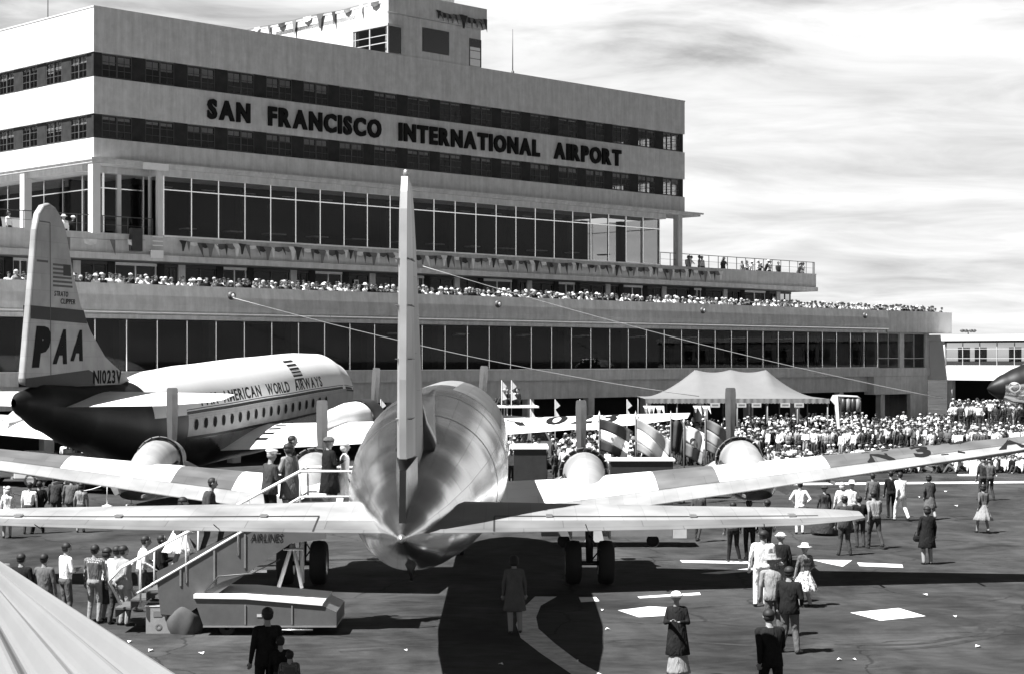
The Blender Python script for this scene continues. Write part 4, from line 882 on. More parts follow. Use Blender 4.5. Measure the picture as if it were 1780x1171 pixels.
# roll stand right of the marquee
q = at(1448, 684, 109); rk = empty('rolled_canvas_stand', (q.x, 109, 0), 0, 'white frame carrying dark rolled canvas bundles right of the marquee', 'stand')
MB().prism([(-.15, 3.4), (0, 3.7), (.3, 3.72), (.42, 1.6), (.28, 1.6), (.12, 3.1)], 'y', 0, .12).build('post', M_white, rk); MB().tube([(.3, .1, 3.66), (1.5, .1, 3.6), (1.72, .1, 3.45)], .07, 8).build('beam', M_lgrey, rk); MB().tube([(.4, .1, 0), (.4, .1, 3.6)], .04, 6).tube([(1.7, .1, 0), (1.7, .1, 3.4)], .04, 6).build('frame', M_grey, rk)
for k in range(4): MB().lathe((.62+.30*k, -.1, 3.2), [(-.55, 0), (-.5, .14), (.25, .15), (.3, 0)], 12).build('roll', M_grey if k % 2 else M_dark, rk)
o = B('low_wall', (0, 0, 0), (5.2, .3, 1.0), M_light); o.location = W_(72.0, -9.5, 0); o.rotation_euler = (0, 0, BR); tag(o, 'low pale wall in front of the terminal corner behind the crowd', 'wall')
B('coping', (-.05, -.05, 1.0), (5.25, .35, 1.06), M_frame, o)
# white rope post by the seated crowd
def stanchion(px, py, lbl, h=1.0, grp='rope stanchions round the airliner'):
    q = ground(px, py); rt = empty('rope_stanchion', q, 0, lbl, 'stanchion', grp)
    MB().lathe((0, 0, 0), [(0, .22), (.04, .22), (.09, .06), (.1, .03)], 14).build('base', M_white, rt); MB().tube([(0, 0, .09), (0, 0, h)], .03, 8).build('post', M_white, rt); MB().lathe((0, 0, h), [(0, .05), (.06, .05), (.09, 0)], 10).build('cap', M_white, rt); return q
qs = [stanchion(x, y, l_) for x, y, l_ in ((8, 893, 'white rope stanchion at the far left edge'), (76, 885, 'white rope stanchion beside the dark legs under the left wing'), (186, 880, 'white stanchion with round base under the left wing, left of a pair'), (228, 878, 'white stanchion with round base under the left wing, right of a pair'))]
for a_, b_ in zip(qs, qs[1:]):
    P_ = [a_.lerp(b_, i/8)+Vector((0, 0, .93-.28*4*(i/8)*(1-i/8))) for i in range(9)]
    tag(MB().tube(P_, .022, 6).build('rope', M_white), 'white rope slung between '+{0: 'the two leftmost', 1: 'the two middle', 2: 'the two rightmost'}[qs.index(a_)]+' stanchions', 'rope')
q = ground(1692, 826); o = B('white_post', (-.16, -.16, 0), (.16, .16, 1.05), M_white); o.location = q; MB().box((-.75, -.2, 0), (.3, .3, .06)).build('foot', M_white, o); tag(o, 'square white post at the edge of the seated crowd, right', 'post')
q2 = ground(1560, 818); P_ = [q.lerp(q2, i/10)+Vector((0, 0, 1.0-.8*math.sin(i/10*math.pi/2))) for i in range(11)]; tag(MB().tube(P_, .035, 6).build('rope', M_white), 'thick white rope falling from the square white post to the ground', 'rope')
# white marquee at far left
tl = empty('white_shelter', (at(30, 720, 100).x, 100, 0), R(20), 'pale flat-sided shelter with dark posts at the far left behind the grey tail', 'tent')
MB().box((-6, 0, 1.3), (4, 6, 3.4)).build('side_sheet', M_can, tl)
for x in (-5.8, -2.6, 1.0, 3.8): MB().tube([(x, -.1, 0), (x, -.1, 3.6)], .1).build('post', M_dark, tl)

# ------------------------------------------------------------------ flags on poles
def flag(px, Y, ytop, bands, lbl, dirx=1., drop=.5, emblem=None, wid=1.7, hgt=1.3):
    q = at(px, ytop, Y); rt = empty('flag_on_pole', (q.x, Y, 0), 0, lbl, 'flag', 'national flags in a row behind the right wing')
    MB().tube([(0, 0, 0), (0, 0, q.z+.12)], .03, 8).build('pole', M_rail, rt); MB().lathe((0, 0, q.z+.1), [(0, .03), (.06, .06), (.14, .02), (.24, 0)], 8).build('finial', M_white, rt)
    nu, nv = 16, 12
    for b, (m, v0, v1) in enumerate(bands):
        vs = []; n2 = 5
        for j in range(n2+1):
            v = v0+(v1-v0)*j/n2
            for i in range(nu+1):
                u = i/nu; x = u*wid*dirx*(.95-.15*v*u); y = .16*math.sin(u*9+v*2)*u+.1*u; z = q.z-v*hgt-drop*u**1.4*(1+.3*math.sin(v*3)); vs.append((x, y, z))
        W2 = nu+1
        o = MB().add(vs, [(j*W2+i, j*W2+i+1, (j+1)*W2+i+1, (j+1)*W2+i) for j in range(n2) for i in range(nu)], 0, True).build('stripe', m, rt)
        sl = o.modifiers.new('s', 'SOLIDIFY'); sl.thickness = .008
    if emblem:
        for (u, v, r_, m) in emblem:
            vs = [];
            for k in range(12):
                t_ = k*math.pi/6; uu, vv = u+r_*math.cos(t_)/wid, v+r_*math.sin(t_)/hgt
                vs.append((uu*wid*dirx*(.95-.15*vv*uu), .16*math.sin(uu*9+vv*2)*uu+.1*uu-.025, q.z-vv*hgt-drop*uu**1.4*(1+.3*math.sin(vv*3))))
            MB().add(vs, [tuple(range(12))]).build('emblem', m, rt)
g0, g1, g2, g3 = fl_m[0], fl_m[1], fl_m[2], mat('flag_light_grey', .33, .8)
FY = 72
flag(1042, FY, 727, [(g0, 0, .33), (g2, .33, .67), (g0, .67, 1)], 'flag with dark top and bottom stripes and two stars on white, leftmost of the row', emblem=[(.42, .5, .07, g1), (.85, .5, .07, g1)], wid=1.35, drop=.45)
flag(1105, FY, 727, [(g3, 0, .3), (g2, .3, .72), (g3, .72, 1)], 'pale flag with grey top and bottom stripes, second of the row', wid=1.5, drop=.95)
flag(1166, FY, 727, [(g0, 0, 1)], 'dark plain flag hanging almost straight, third of the row', wid=.55, drop=.15)
flag(1189, FY+1, 738, [(g2, 0, .55), (g1, .55, 1)], 'white and grey flag with a dark emblem, fourth of the row', wid=.9, drop=.35, emblem=[(.5, .45, .2, g0)])
flag(1226, FY, 727, [(g1, 0, .33), (g3, .33, .7), (g1, .7, 1)], 'grey striped flag, rightmost of the row beside the outer engine', wid=1.1, drop=.6)
def pole(px, Y, yt, lbl):
    q = at(px, yt, Y); rt = empty('pennant_pole', (q.x, Y, 0), 0, lbl, 'flagpole', 'thin white pennant poles'); MB().tube([(0, 0, 0), (0, 0, q.z)], .02, 6).build('pole', M_lgrey, rt)
    MB().add([(0, 0, q.z), (.28, .05, q.z-.35), (.02, .0, q.z-.55), (.3, .03, q.z-1.0), (0, 0, q.z-1.1)], [(0, 1, 2), (2, 3, 4)]).build('pennant', g2, rt)
for px, l_ in ((922, 'white pennant pole left of centre in front of the dark ground-floor opening'), (965, 'white pennant pole second from the left in front of the dark opening'), (1008, 'white pennant pole just above the inner engine propeller'), (1090, 'white pennant pole between car and marquee'), (662, 'white pennant standing left of the tall fin'), (872, 'white pennant at the left end of the truck roof'), (889, 'white pennant at the right end of the truck roof')):
    pole(px, 95, 693 if px > 900 else (660 if px > 700 else 693), l_)

# ------------------------------------------------------------------ boarding stairs at the left of the airliner
sx0, sy0 = -8.7, 37.6
bs = empty('boarding_stairs', (0, 0, 0), 0, 'grey wheeled passenger boarding stairs standing at the rear cabin door', 'boarding stairs')
bx0, bx1, by0, by1 = -7.3, -3.75, 37.8, 39.6
M_sg = mat('stairs_grey', .085, .45, var=.15, scale=2.5)
MB().prism([(bx0+.7, .22), (bx0+.5, .80), (bx0+1.6, .78), (bx1-.3, .64), (bx1, .50), (bx1, .22)], 'y', by0, by1).build('chassis', M_sg, bs)
MB().prism([(bx0+.5, .802), (bx0+.5, .88), (bx0+1.6, .86), (bx1-.28, .71), (bx1-.3, .645), (bx0+1.6, .785)], 'y', by0-.04, by1+.02).build('chassis_edge', M_white, bs)
MB().box((bx0+.7, by0-.02, .18), (bx1, by1+.02, .215)).build('chassis_rail', M_steel, bs)
for x in (bx0+1.2, bx1-.8):
    for y in (by0+.1, by1-.1): MB().lathe((x, y, .17), [(-.07, .06), (-.07, .17), (.07, .17), (.07, .06)], 14, axis='y').build('wheel', M_black, bs)
MB().tube([(bx1-.5, by0-.05, .13), (bx1-1.3, by0-.05, .13)], .02).build('tow_bar', M_steel, bs)
# flight: foot at (-8.55, z .35) rising to the door at (-4.6, z 2.55)
fx0, fz0, fx1, fz1 = -8.55, .38, -4.55, 2.5
sl_ = (fz1-fz0)/(fx1-fx0)
n_ = 12
tm = MB().box((0, 38.1, 0), (.34, 39.4, .04)).mesh('tread'); rm = MB().box((0, 38.1, -.17), (.02, 39.4, 0)).mesh('riser')
for k in range(n_):
    x = fx0+(fx1-fx0)*k/n_; z = fz0+(fz1-fz0)*(k+1)/n_-.04; link('tread', tm, M_tread, bs, (x, 0, z)); link('riser', rm, M_dark, bs, (x, 0, z))
for y, nm in ((38.04, 'side_panel'), (39.44, 'side_panel')):
    MB().prism([(fx0+1.0, fz0+.05), (fx0+.9, fz0+.95), (fx1, fz1+.35), (fx1+.55, fz1+.35), (fx1+.55, fz1-.45), (fx1-.2, fz1-.55), (fx0+1.5, fz0+.0)], 'y', y-.03, y+.03).build(nm, M_sg, bs)
MB().box((fx1, 38.05, fz1-.12), (-3.35, 39.4, fz1-.02)).build('platform', M_steel, bs)
for y in (38.0, 39.47):
    pts = [(fx0+.15, y, fz0+.25), (fx0-.1, y, fz0+.75), (fx0+.15, y, fz0+1.05), (fx1, y, fz1+1.0), (-3.45, y, fz1+1.0), (-3.4, y, fz1)]
    MB().tube(pts, .032, 8).build('handrail', M_white, bs)
    pts = [(fx0+.5, y, fz0+.5), (fx1+.02, y, fz1+.45), (-3.45, y, fz1+.45)]
    MB().tube(pts, .025, 8).build('handrail', M_white, bs)
    for q in (.02, .3, .62, 1.): x = fx0+.5+(fx1-fx0-.5)*q; z = fz0+sl_*(x-fx0); MB().tube([(x, y, z-.1), (x, y, z+1.0)], .022, 6).build('rail_post', M_lgrey, bs)
MB().tube([(-5.05, 38.3, .98), (-4.75, 38.3, 1.95), (-4.75, 38.35, 2.6)], .045).tube([(-4.55, 38.3, .95), (-4.75, 38.3, 1.95)], .04).tube([(-4.65, 39.2, .95), (-4.65, 39.2, 2.7)], .05).tube([(-4.95, 38.25, 1.8), (-4.5, 38.25, 1.8)], .03).build('lift_strut', M_lgrey, bs)
MB().lathe((-4.75, 38.22, 2.05), [(0, 0), (0, .12), (.06, .14), (.1, 0)], 14, axis='y').build('winch', M_steel, bs)
MB().box((-6.9, 38.3, 1.12), (-6.2, 38.36, 1.18)).box((-6.3, 38.2, 1.3), (-5.3, 38.26, 1.36)).build('grab_bar', M_white, bs)
al = empty('stairs_lettering', (0, 0, 0), 0, parent=bs)
for ch, mb in text_verts('AIRLINES', .17, .68, lambda u, v, w_: (-5.62+u, 38.0-w_, 2.0+v), .006, bold=.0, shear=.2): mb.build('letter', M_letter, al)
for q in (.16, .38, .58):
    x = fx0+.9+(fx1-fx0-.7)*q; z = fz0+sl_*(x-fx0); MB().box((x-.02, 37.985, z-.45 if q > .2 else z-.1), (x+.02, 38.009, z+.28)).build('panel_rib', M_grey, bs)
for x in (bx0+1.6, bx0+2.6): MB().box((x-.015, by0-.02, .24), (x+.015, by0-.003, .66)).build('panel_rib', M_grey, bs)
MB().box((-5.45, by0-.012, .40), (-5.2, by0-.003, .46)).build('plate', M_lgrey, bs)
MB().tube([(-6.6, 38.0, .9), (-6.3, 37.95, 1.25), (-5.6, 38.0, 1.3), (-5.0, 38.1, 1.6)], .018, 6).build('hose', M_dark, bs)
# wooden box with canvas bag at the stairs foot
q = ground(283, 1100); bx = empty('shipping_box', (q.x, q.y, 0), R(4), 'pale plywood box with a cloth on top at the foot of the boarding stairs', 'box')
o = MB().box((-.36, 0, 0), (.28, .5, .58)).build('box_body', mat('plywood', .26, .8, scale=5), bx); MB().box((-.38, -.01, .58), (.3, .52, .6)).build('lid', M_frame, bx); MB().box((-.04, -.018, .42), (.24, -.004, .6)).build('cloth', M_white, bx)
MB().box((-.2, -.008, .36), (-.02, -.003, .48)).build('stencil', M_grey, bx); MB().lathe((-.09, -.006, .14), [(0, .035), (-.003, .06), (0, .075)], 14, axis='y').build('stencil_ring', M_grey, bx)
rb_ = MB().lathe((0, 0, 0), [(0, .33), (.12, .37), (.28, .38), (.42, .36), (.52, .30), (.58, .18), (.6, .02)], 26)
rb_.v = [(x*(1+.10*math.sin(5*math.atan2(y, x)+z*6)+.05*math.sin(11*math.atan2(y, x))), y*(1+.08*math.sin(4*math.atan2(y, x)-z*5)), z*(1+.08*math.sin(3*math.atan2(y, x)))) for x, y, z in rb_.v]
rc = rb_.build('canvas_bundle', mat('khaki_canvas', .07, .9, scale=6), loc=(at(322, 1080, 38.25).x, 38.25, 0)); tag(rc, 'round-topped grey canvas bundle behind the pale plywood box', 'bundle')
# far baggage cart on the right
ct = empty('baggage_cart', (at(1115, 940, 55).x, 55.5, 0), 0, 'long low grey cart beyond the right main wheels', 'cart')
MB().box((-3.1, 0, .35), (1.0, 1.4, .78)).build('bed', M_grey, ct); MB().box((1.02, -.05, .3), (1.45, 1.3, .82)).build('end_panel', M_lgrey, ct); MB().box((-3.1, -.03, .78), (1.0, 0.0, .84)).build('edge', M_lgrey, ct)
for x in (-2.4, .4): MB().lathe((x, .1, .2), [(-.06, .2), (.06, .2), (.06, 0)], 12, axis='y').build('wheel', M_black, ct)
MB().prism([(-1.75, .2), (-1.55, 1.15), (-1.35, 1.15), (-1.15, .2)], 'y', -.3, -.2).build('prop_leg', M_lgrey, ct)

# ------------------------------------------------------------------ ribbed surface in the left foreground
M_rib = mat('ribbed_white_metal', .18, .5, .0, var=.06, scale=2, stretch=(1, .2, 1))
aw = empty('ribbed_canopy', (0, 0, 0), 0, 'pale ribbed metal canopy cutting across the bottom left corner', 'canopy')
Af = at(-70, 935, 17.0); nr, ns = 150, 12; vs = []
for i in range(nr+1):
    u = i/nr; nearp = at(345, 1226, 8.6).lerp(at(-900, 1226, 8.6), u); farp = at(-60, 943, 16.6).lerp(at(-160, 943, 16.6), u)
    for j in range(ns+1):
        v = j/ns; p_ = nearp.lerp(farp, v); ph = u*26
        h = .12*(.5+.5*math.sin(ph*math.pi))*(1-.6*v); vs.append((p_.x, p_.y, p_.z+h-.04*(1 if i == 0 else 0)))
nv_ = len(vs); vs += [(x, y, z-.12) for x, y, z in vs]; W3 = ns+1
fs = [(i*W3+j, i*W3+j+1, (i+1)*W3+j+1, (i+1)*W3+j) for i in range(nr) for j in range(ns)]
fs += [tuple(nv_+k for k in f) for f in fs]+[(j, j+1, nv_+j+1, nv_+j) for j in range(ns)]+[(i*W3, (i+1)*W3, nv_+(i+1)*W3, nv_+i*W3) for i in range(nr)]
MB().add(vs, fs, 0, False).build('ribbed_sheet', M_rib, aw)
def seam(u, wd, m, nm):
    n1_ = at(345, 1226, 8.6).lerp(at(-900, 1226, 8.6), u); f1_ = at(-60, 943, 16.6).lerp(at(-160, 943, 16.6), u)
    MB().tube([n1_+Vector((0, 0, .04)), f1_+Vector((0, 0, .02))], [wd, wd*.7], 6).build(nm, m, aw)
seam(.155, .009, M_rail, 'seam'); seam(.0, .02, M_frame, 'edge_bead')
for x, y in ((-2.9, 9), (-5.5, 9), (-4.6, 16)): MB().tube([(x, y, 0), (x, y, 4.05)], .06, 8).build('post', M_grey, aw)

# ------------------------------------------------------------------ people
SKIN = mat('skin', .24, .6, var=.05, spec=.3); HAIRD = mat('dark_hair', .018, .6, spec=.3); HAIRL = mat('light_hair', .42, .7); SHOE = mat('shoe_leather', .03, .4); EYE = mat('eye', .02, .3)
CL = {'white': mat('white_cloth', .74, .9, var=.06, scale=9, spec=.1), 'pale': mat('pale_cloth', .24, .9, var=.08, scale=9, spec=.1), 'mid': mat('grey_cloth', .10, .9, var=.1, scale=9, spec=.1), 'dark': mat('dark_cloth', .045, .9, var=.15, scale=9, spec=.1), 'black': mat('black_cloth', .014, .9, var=.2, scale=9, spec=.1),
      'plaid': pattern_mat('plaid_cloth', .62, .07, 'check', 9), 'print': pattern_mat('printed_cloth', .6, .12, 'v', 14), 'check': pattern_mat('checked_cloth', .25, .06, 'check', 16)}
for m_ in CL.values():
    t = m_.node_tree; p = t.nodes['Principled BSDF']; c = t.nodes.new('ShaderNodeTexCoord'); mm = t.nodes.new('ShaderNodeMapping'); mm.inputs['Scale'].default_value = (1, 1, .45); t.links.new(c.outputs['Object'], mm.inputs[0])
    n = t.nodes.new('ShaderNodeTexNoise'); n.inputs['Scale'].default_value = 7; n.inputs['Detail'].default_value = 3; n.inputs['Distortion'].default_value = 1.6; t.links.new(mm.outputs[0], n.inputs['Vector'])
    b = t.nodes.new('ShaderNodeBump'); b.inputs['Strength'].default_value = .9; b.inputs['Distance'].default_value = .05; t.links.new(n.outputs[0], b.inputs['Height']); t.links.new(b.outputs[0], p.inputs['Normal'])
def caps(pose, female, coat=False):
    """capsules (p, q, rp, rq, tag), height 1.75 facing +Y"""
    c_ = []; sw = .165 if female else .195; hw = .10 if female else .095; k = 1.0
    hz = .92; lean = 0.
    if pose == 'lean': lean = .20
    if pose in ('walk', 'climb'): lean = .05
    def T(x, y, z):       # torso lean above the hips
        return (x, y+lean*max(0, z-hz)/.55*1.0, z-lean*.12*max(0, z-hz))
    fpos = {'walk': ((-.10, .26), (.10, -.24)), 'climb': ((-.11, .28), (.11, -.10)), 'wide': ((-.17, .02), (.17, 0.0))}.get(pose, ((-.11, .0), (.11, .03)))
    for sd_, (fx, fy) in zip((-1, 1), fpos):
        lift = .20 if (pose == 'climb' and sd_ < 0) else (.06 if pose == 'walk' and fy < 0 else 0)
        hip = (sd_*hw, 0, .90); kn = (sd_*.105, fy*.5+.05+lift*.6, .49+lift*.55); an_ = (fx, fy-.02, .09+lift)
        r_ = 1.12 if coat else 1.
        c_ += [(hip, kn, .092*r_, .066*r_, 'bottom'), (kn, an_, .064*r_, .050*r_, 'bottom' if not female else 'skin'), ((fx, fy-.03, .05+lift), (fx+sd_*.015, fy+.13, .035+lift), .045, .034, 'shoe')]
    tg = 'top'
    wr_ = .098 if female else .118
    c_ += [((-.055, -.01, .93), (.055, -.01, .93), .122, .122, 'bottom')]
    for s_ in (-1, 0, 1): c_ += [((s_*.05, 0, .99), T(s_*.055, 0, 1.12), .11, wr_, tg), (T(s_*.055, 0, 1.12), T(s_*.085, -.005, 1.34), wr_, .112, tg)]
    c_ += [
           (T(-sw+.02, -.01, 1.41), T(sw-.02, -.01, 1.41), .062, .062, tg), (T(0, -.012, 1.42), T(0, .005, 1.56), .062, .056, 'skin')]
    H = Vector(T(0, .02, 1.635)); hd = -.05 if pose in ('lean',) else 0.
    c_ += [(tuple(H+Vector((0, -.015, .015))), tuple(H+Vector((0, .0, .03))), .098, .093, 'skin'), (tuple(H+Vector((0, .02, -.03))), tuple(H+Vector((0, .035, -.06))), .072, .05, 'skin'), (tuple(H+Vector((0, .09, .0))), tuple(H+Vector((0, .105, -.025))), .011, .016, 'skin')]
    for s_ in (-1, 1): c_ += [(tuple(H+Vector((s_*.092, -.005, .01))), tuple(H+Vector((s_*.095, -.01, -.02))), .014, .012, 'skin'), (tuple(H+Vector((s_*.034, .076, .022))), tuple(H+Vector((s_*.036, .077, .022))), .012, .012, 'eye')]
    c_ += [(tuple(H+Vector((-.02, .072, -.052))), tuple(H+Vector((.02, .072, -.052))), .009, .009, 'lip')]
    arms = {'stand': ((-.24, .0, 1.14), (-.25, .07, .88), (.24, 0, 1.14), (.25, .07, .88)), 'wide': ((-.24, .0, 1.14), (-.25, .07, .88), (.26, -.02, 1.14), (.20, .12, 1.0)),
            'walk': ((-.23, -.10, 1.14), (-.22, -.05, .90), (.23, .08, 1.15), (.22, .25, .96)), 'climb': ((-.25, .1, 1.16), (-.22, .36, 1.12), (.24, .02, 1.15), (.26, .22, 1.02)),
            'hips': ((-.36, -.06, 1.16), (-.19, .04, 1.02), (.36, -.06, 1.16), (.19, .04, 1.02)), 'fold': ((-.25, .02, 1.15), (.02, .20, 1.18), (.25, .02, 1.15), (-.02, .22, 1.14)),
            'behind': ((-.25, -.10, 1.15), (-.04, -.18, .98), (.25, -.10, 1.15), (.04, -.19, 1.0)), 'carry': ((-.24, .04, 1.15), (-.10, .28, 1.18), (.24, .04, 1.15), (.08, .28, 1.2)),
            'lean': ((-.27, .30, 1.17), (-.13, .46, 1.12), (.27, .30, 1.17), (.10, .46, 1.13)), 'wave': ((-.24, 0, 1.14), (-.25, .08, .88), (.30, .12, 1.40), (.22, .16, 1.66))}.get(pose, None)
    if arms is None: arms = ((-.24, .0, 1.14), (-.25, .07, .88), (.24, 0, 1.14), (.25, .07, .88))
    for s_, el_, wr in ((-1, arms[0], arms[1]), (1, arms[2], arms[3])):
        sh = T(s_*sw, -.01, 1.40); c_ += [(sh, el_, .058*(1.15 if coat else 1), .044*(1.15 if coat else 1), tg), (el_, wr, .043*(1.2 if coat else 1), .030*(1.2 if coat else 1), 'fore')]
        E, Wv = Vector(el_), Vector(wr); d = (Wv-E).normalized(); sidev = d.cross(Vector((0, 1, 0)) if abs(d.y) < .8 else Vector((0, 0, 1))).normalized(); nrm = sidev.cross(d)
        pc = Wv+d*.05; c_ += [(tuple(Wv+d*.02+sidev*.016), tuple(Wv+d*.075+sidev*.02), .02, .019, 'skin'), (tuple(Wv+d*.02-sidev*.016), tuple(Wv+d*.075-sidev*.02), .02, .019, 'skin')]
        for f_, (o_, ll) in enumerate(((-.033, .062), (-.011, .075), (.011, .07), (.033, .055))):
            b0 = Wv+d*.085+sidev*o_; b1 = b0+d*ll*.55+nrm*.008; b2 = b1+d*ll*.4+nrm*.025; c_ += [(tuple(b0), tuple(b1), .0095, .009, 'skin'), (tuple(b1), tuple(b2), .009, .0075, 'skin')]
        b0 = Wv+d*.03+sidev*s_*.03; c_ += [(tuple(b0), tuple(b0+d*.045+sidev*s_*.03+nrm*.01), .012, .009, 'skin')]
    if pose == 'sit':
        up = [(((p[0], p[1], p[2]-.80)), ((q[0], q[1], q[2]-.80)), a_, b_, t_) for p, q, a_, b_, t_ in c_ if t_ != 'shoe' and not (t_ in ('bottom', 'skin') and max(p[2], q[2]) < .91)]
        for s_ in (-1, 1): up += [((s_*.1, .02, .13), (s_*.15, .38, .40), .092, .066, 'bottom'), ((s_*.15, .38, .40), (s_*.13, .58, .09), .064, .05, 'bottom'), ((s_*.13, .57, .05), (s_*.14, .72, .04), .045, .034, 'shoe')]
        c_ = up; H = Vector((H[0], H[1], H[2]-.80))
    return c_, tuple(H)
def cap_mesh(p, q, rp, rq, n=10, m=3):
    p, q = Vector(p), Vector(q); d = q-p; L_ = d.length; d = d.normalized() if L_ > 1e-6 else Vector((0, 0, 1)); up = Vector((0, 0, 1)) if abs(d.z) < .9 else Vector((0, 1, 0)); u = d.cross(up).normalized(); v = u.cross(d)
    rings = []
    for i in range(m): t_ = -math.pi/2+math.pi/2*(i+.5)/m; rings.append((p+d*rp*math.sin(t_), rp*math.cos(t_)))
    rings.append((p, rp)); rings.append((q, rq))
    for i in range(m): t_ = math.pi/2*(i+.5)/m; rings.append((q+d*rq*math.sin(t_), rq*math.cos(t_)))
    vs = [c0+(u*math.cos(2*math.pi*j/n)+v*math.sin(2*math.pi*j/n))*r_ for c0, r_ in rings for j in range(n)]
    fs = [(i*n+j, i*n+(j+1) % n, (i+1)*n+(j+1) % n, (i+1)*n+j) for i in range(len(rings)-1) for j in range(n)]+[tuple(reversed(range(n))), tuple(range((len(rings)-1)*n, len(rings)*n))]
    return vs, fs
TAGS = ['top', 'bottom', 'skin', 'shoe', 'eye']
BODY = {}
def body(pose, female, coat, q='hi', bare=False):
    key = (pose, female, coat, q, bare)
    if key in BODY: return BODY[key]
    cs, H = caps(pose, female, coat); mb = MB()
    for p_, q_, rp, rq, tg in cs: mb.add(*cap_mesh(p_, q_, rp, rq))
    me = bpy.data.meshes.new('b'); me.from_pydata(mb.v, [], mb.f); ob = bpy.data.objects.new('b', me); C.objects.link(ob)
    md = ob.modifiers.new('r', 'REMESH'); md.mode = 'VOXEL'; md.voxel_size = .0135 if q == 'hi' else .04; md.adaptivity = 0
    s_ = ob.modifiers.new('s', 'SMOOTH'); s_.factor = .5; s_.iterations = 3 if q == 'hi' else 1
    dg = bpy.context.evaluated_depsgraph_get(); m2 = bpy.data.meshes.new_from_object(ob.evaluated_get(dg)); C.objects.unlink(ob); bpy.data.objects.remove(ob)
    n_ = len(m2.polygons); cen = np.empty(n_*3); m2.polygons.foreach_get('center', cen); cen = cen.reshape(-1, 3)
    best = np.full(n_, 9e9); idx = np.zeros(n_, int)
    for p_, q_, rp, rq, tg in cs:
        P, Q = np.array(p_), np.array(q_); D = Q-P; l2 = max(1e-9, D@D); tt_ = np.clip(((cen-P)@D)/l2, 0, 1); dist = np.linalg.norm(cen-(P+tt_[:, None]*D), axis=1)-(rp+(rq-rp)*tt_)
        if tg == 'eye': dist -= .006
        if tg in ('lip',): dist -= .002
        ti = {'top': 0, 'bottom': 1, 'skin': 2, 'shoe': 3, 'eye': 4, 'lip': 4, 'fore': 2 if bare else 0}[tg]
        w_ = dist < best; best[w_] = dist[w_]; idx[w_] = ti
    # cuffs, collar, hems follow the body heights
    m2.materials.clear()
    for t_ in ('white', 'dark'): m2.materials.append(CL[t_])
    m2.materials.append(SKIN); m2.materials.append(SHOE); m2.materials.append(EYE)
    m2.polygons.foreach_set('material_index', idx.astype('i')); m2.polygons.foreach_set('use_smooth', [True]*n_)
    BODY[key] = (m2, H); return BODY[key]
def ell(c, r_, z0=-1., n=14, m=7, y_cut=None, zmax=1.):
    vs = []; ts = np.linspace(math.asin(z0), math.pi/2*.999, m)
    for t_ in ts:
        for j in range(n): a_ = 2*math.pi*j/n; vs.append((c[0]+r_[0]*math.cos(t_)*math.cos(a_), c[1]+r_[1]*math.cos(t_)*math.sin(a_), c[2]+r_[2]*math.sin(t_)))
    return vs, [(i*n+j, i*n+(j+1) % n, (i+1)*n+(j+1) % n, (i+1)*n+j) for i in range(m-1) for j in range(n)]+[tuple(range((m-1)*n, m*n)), tuple(reversed(range(n)))]
ACC = {}
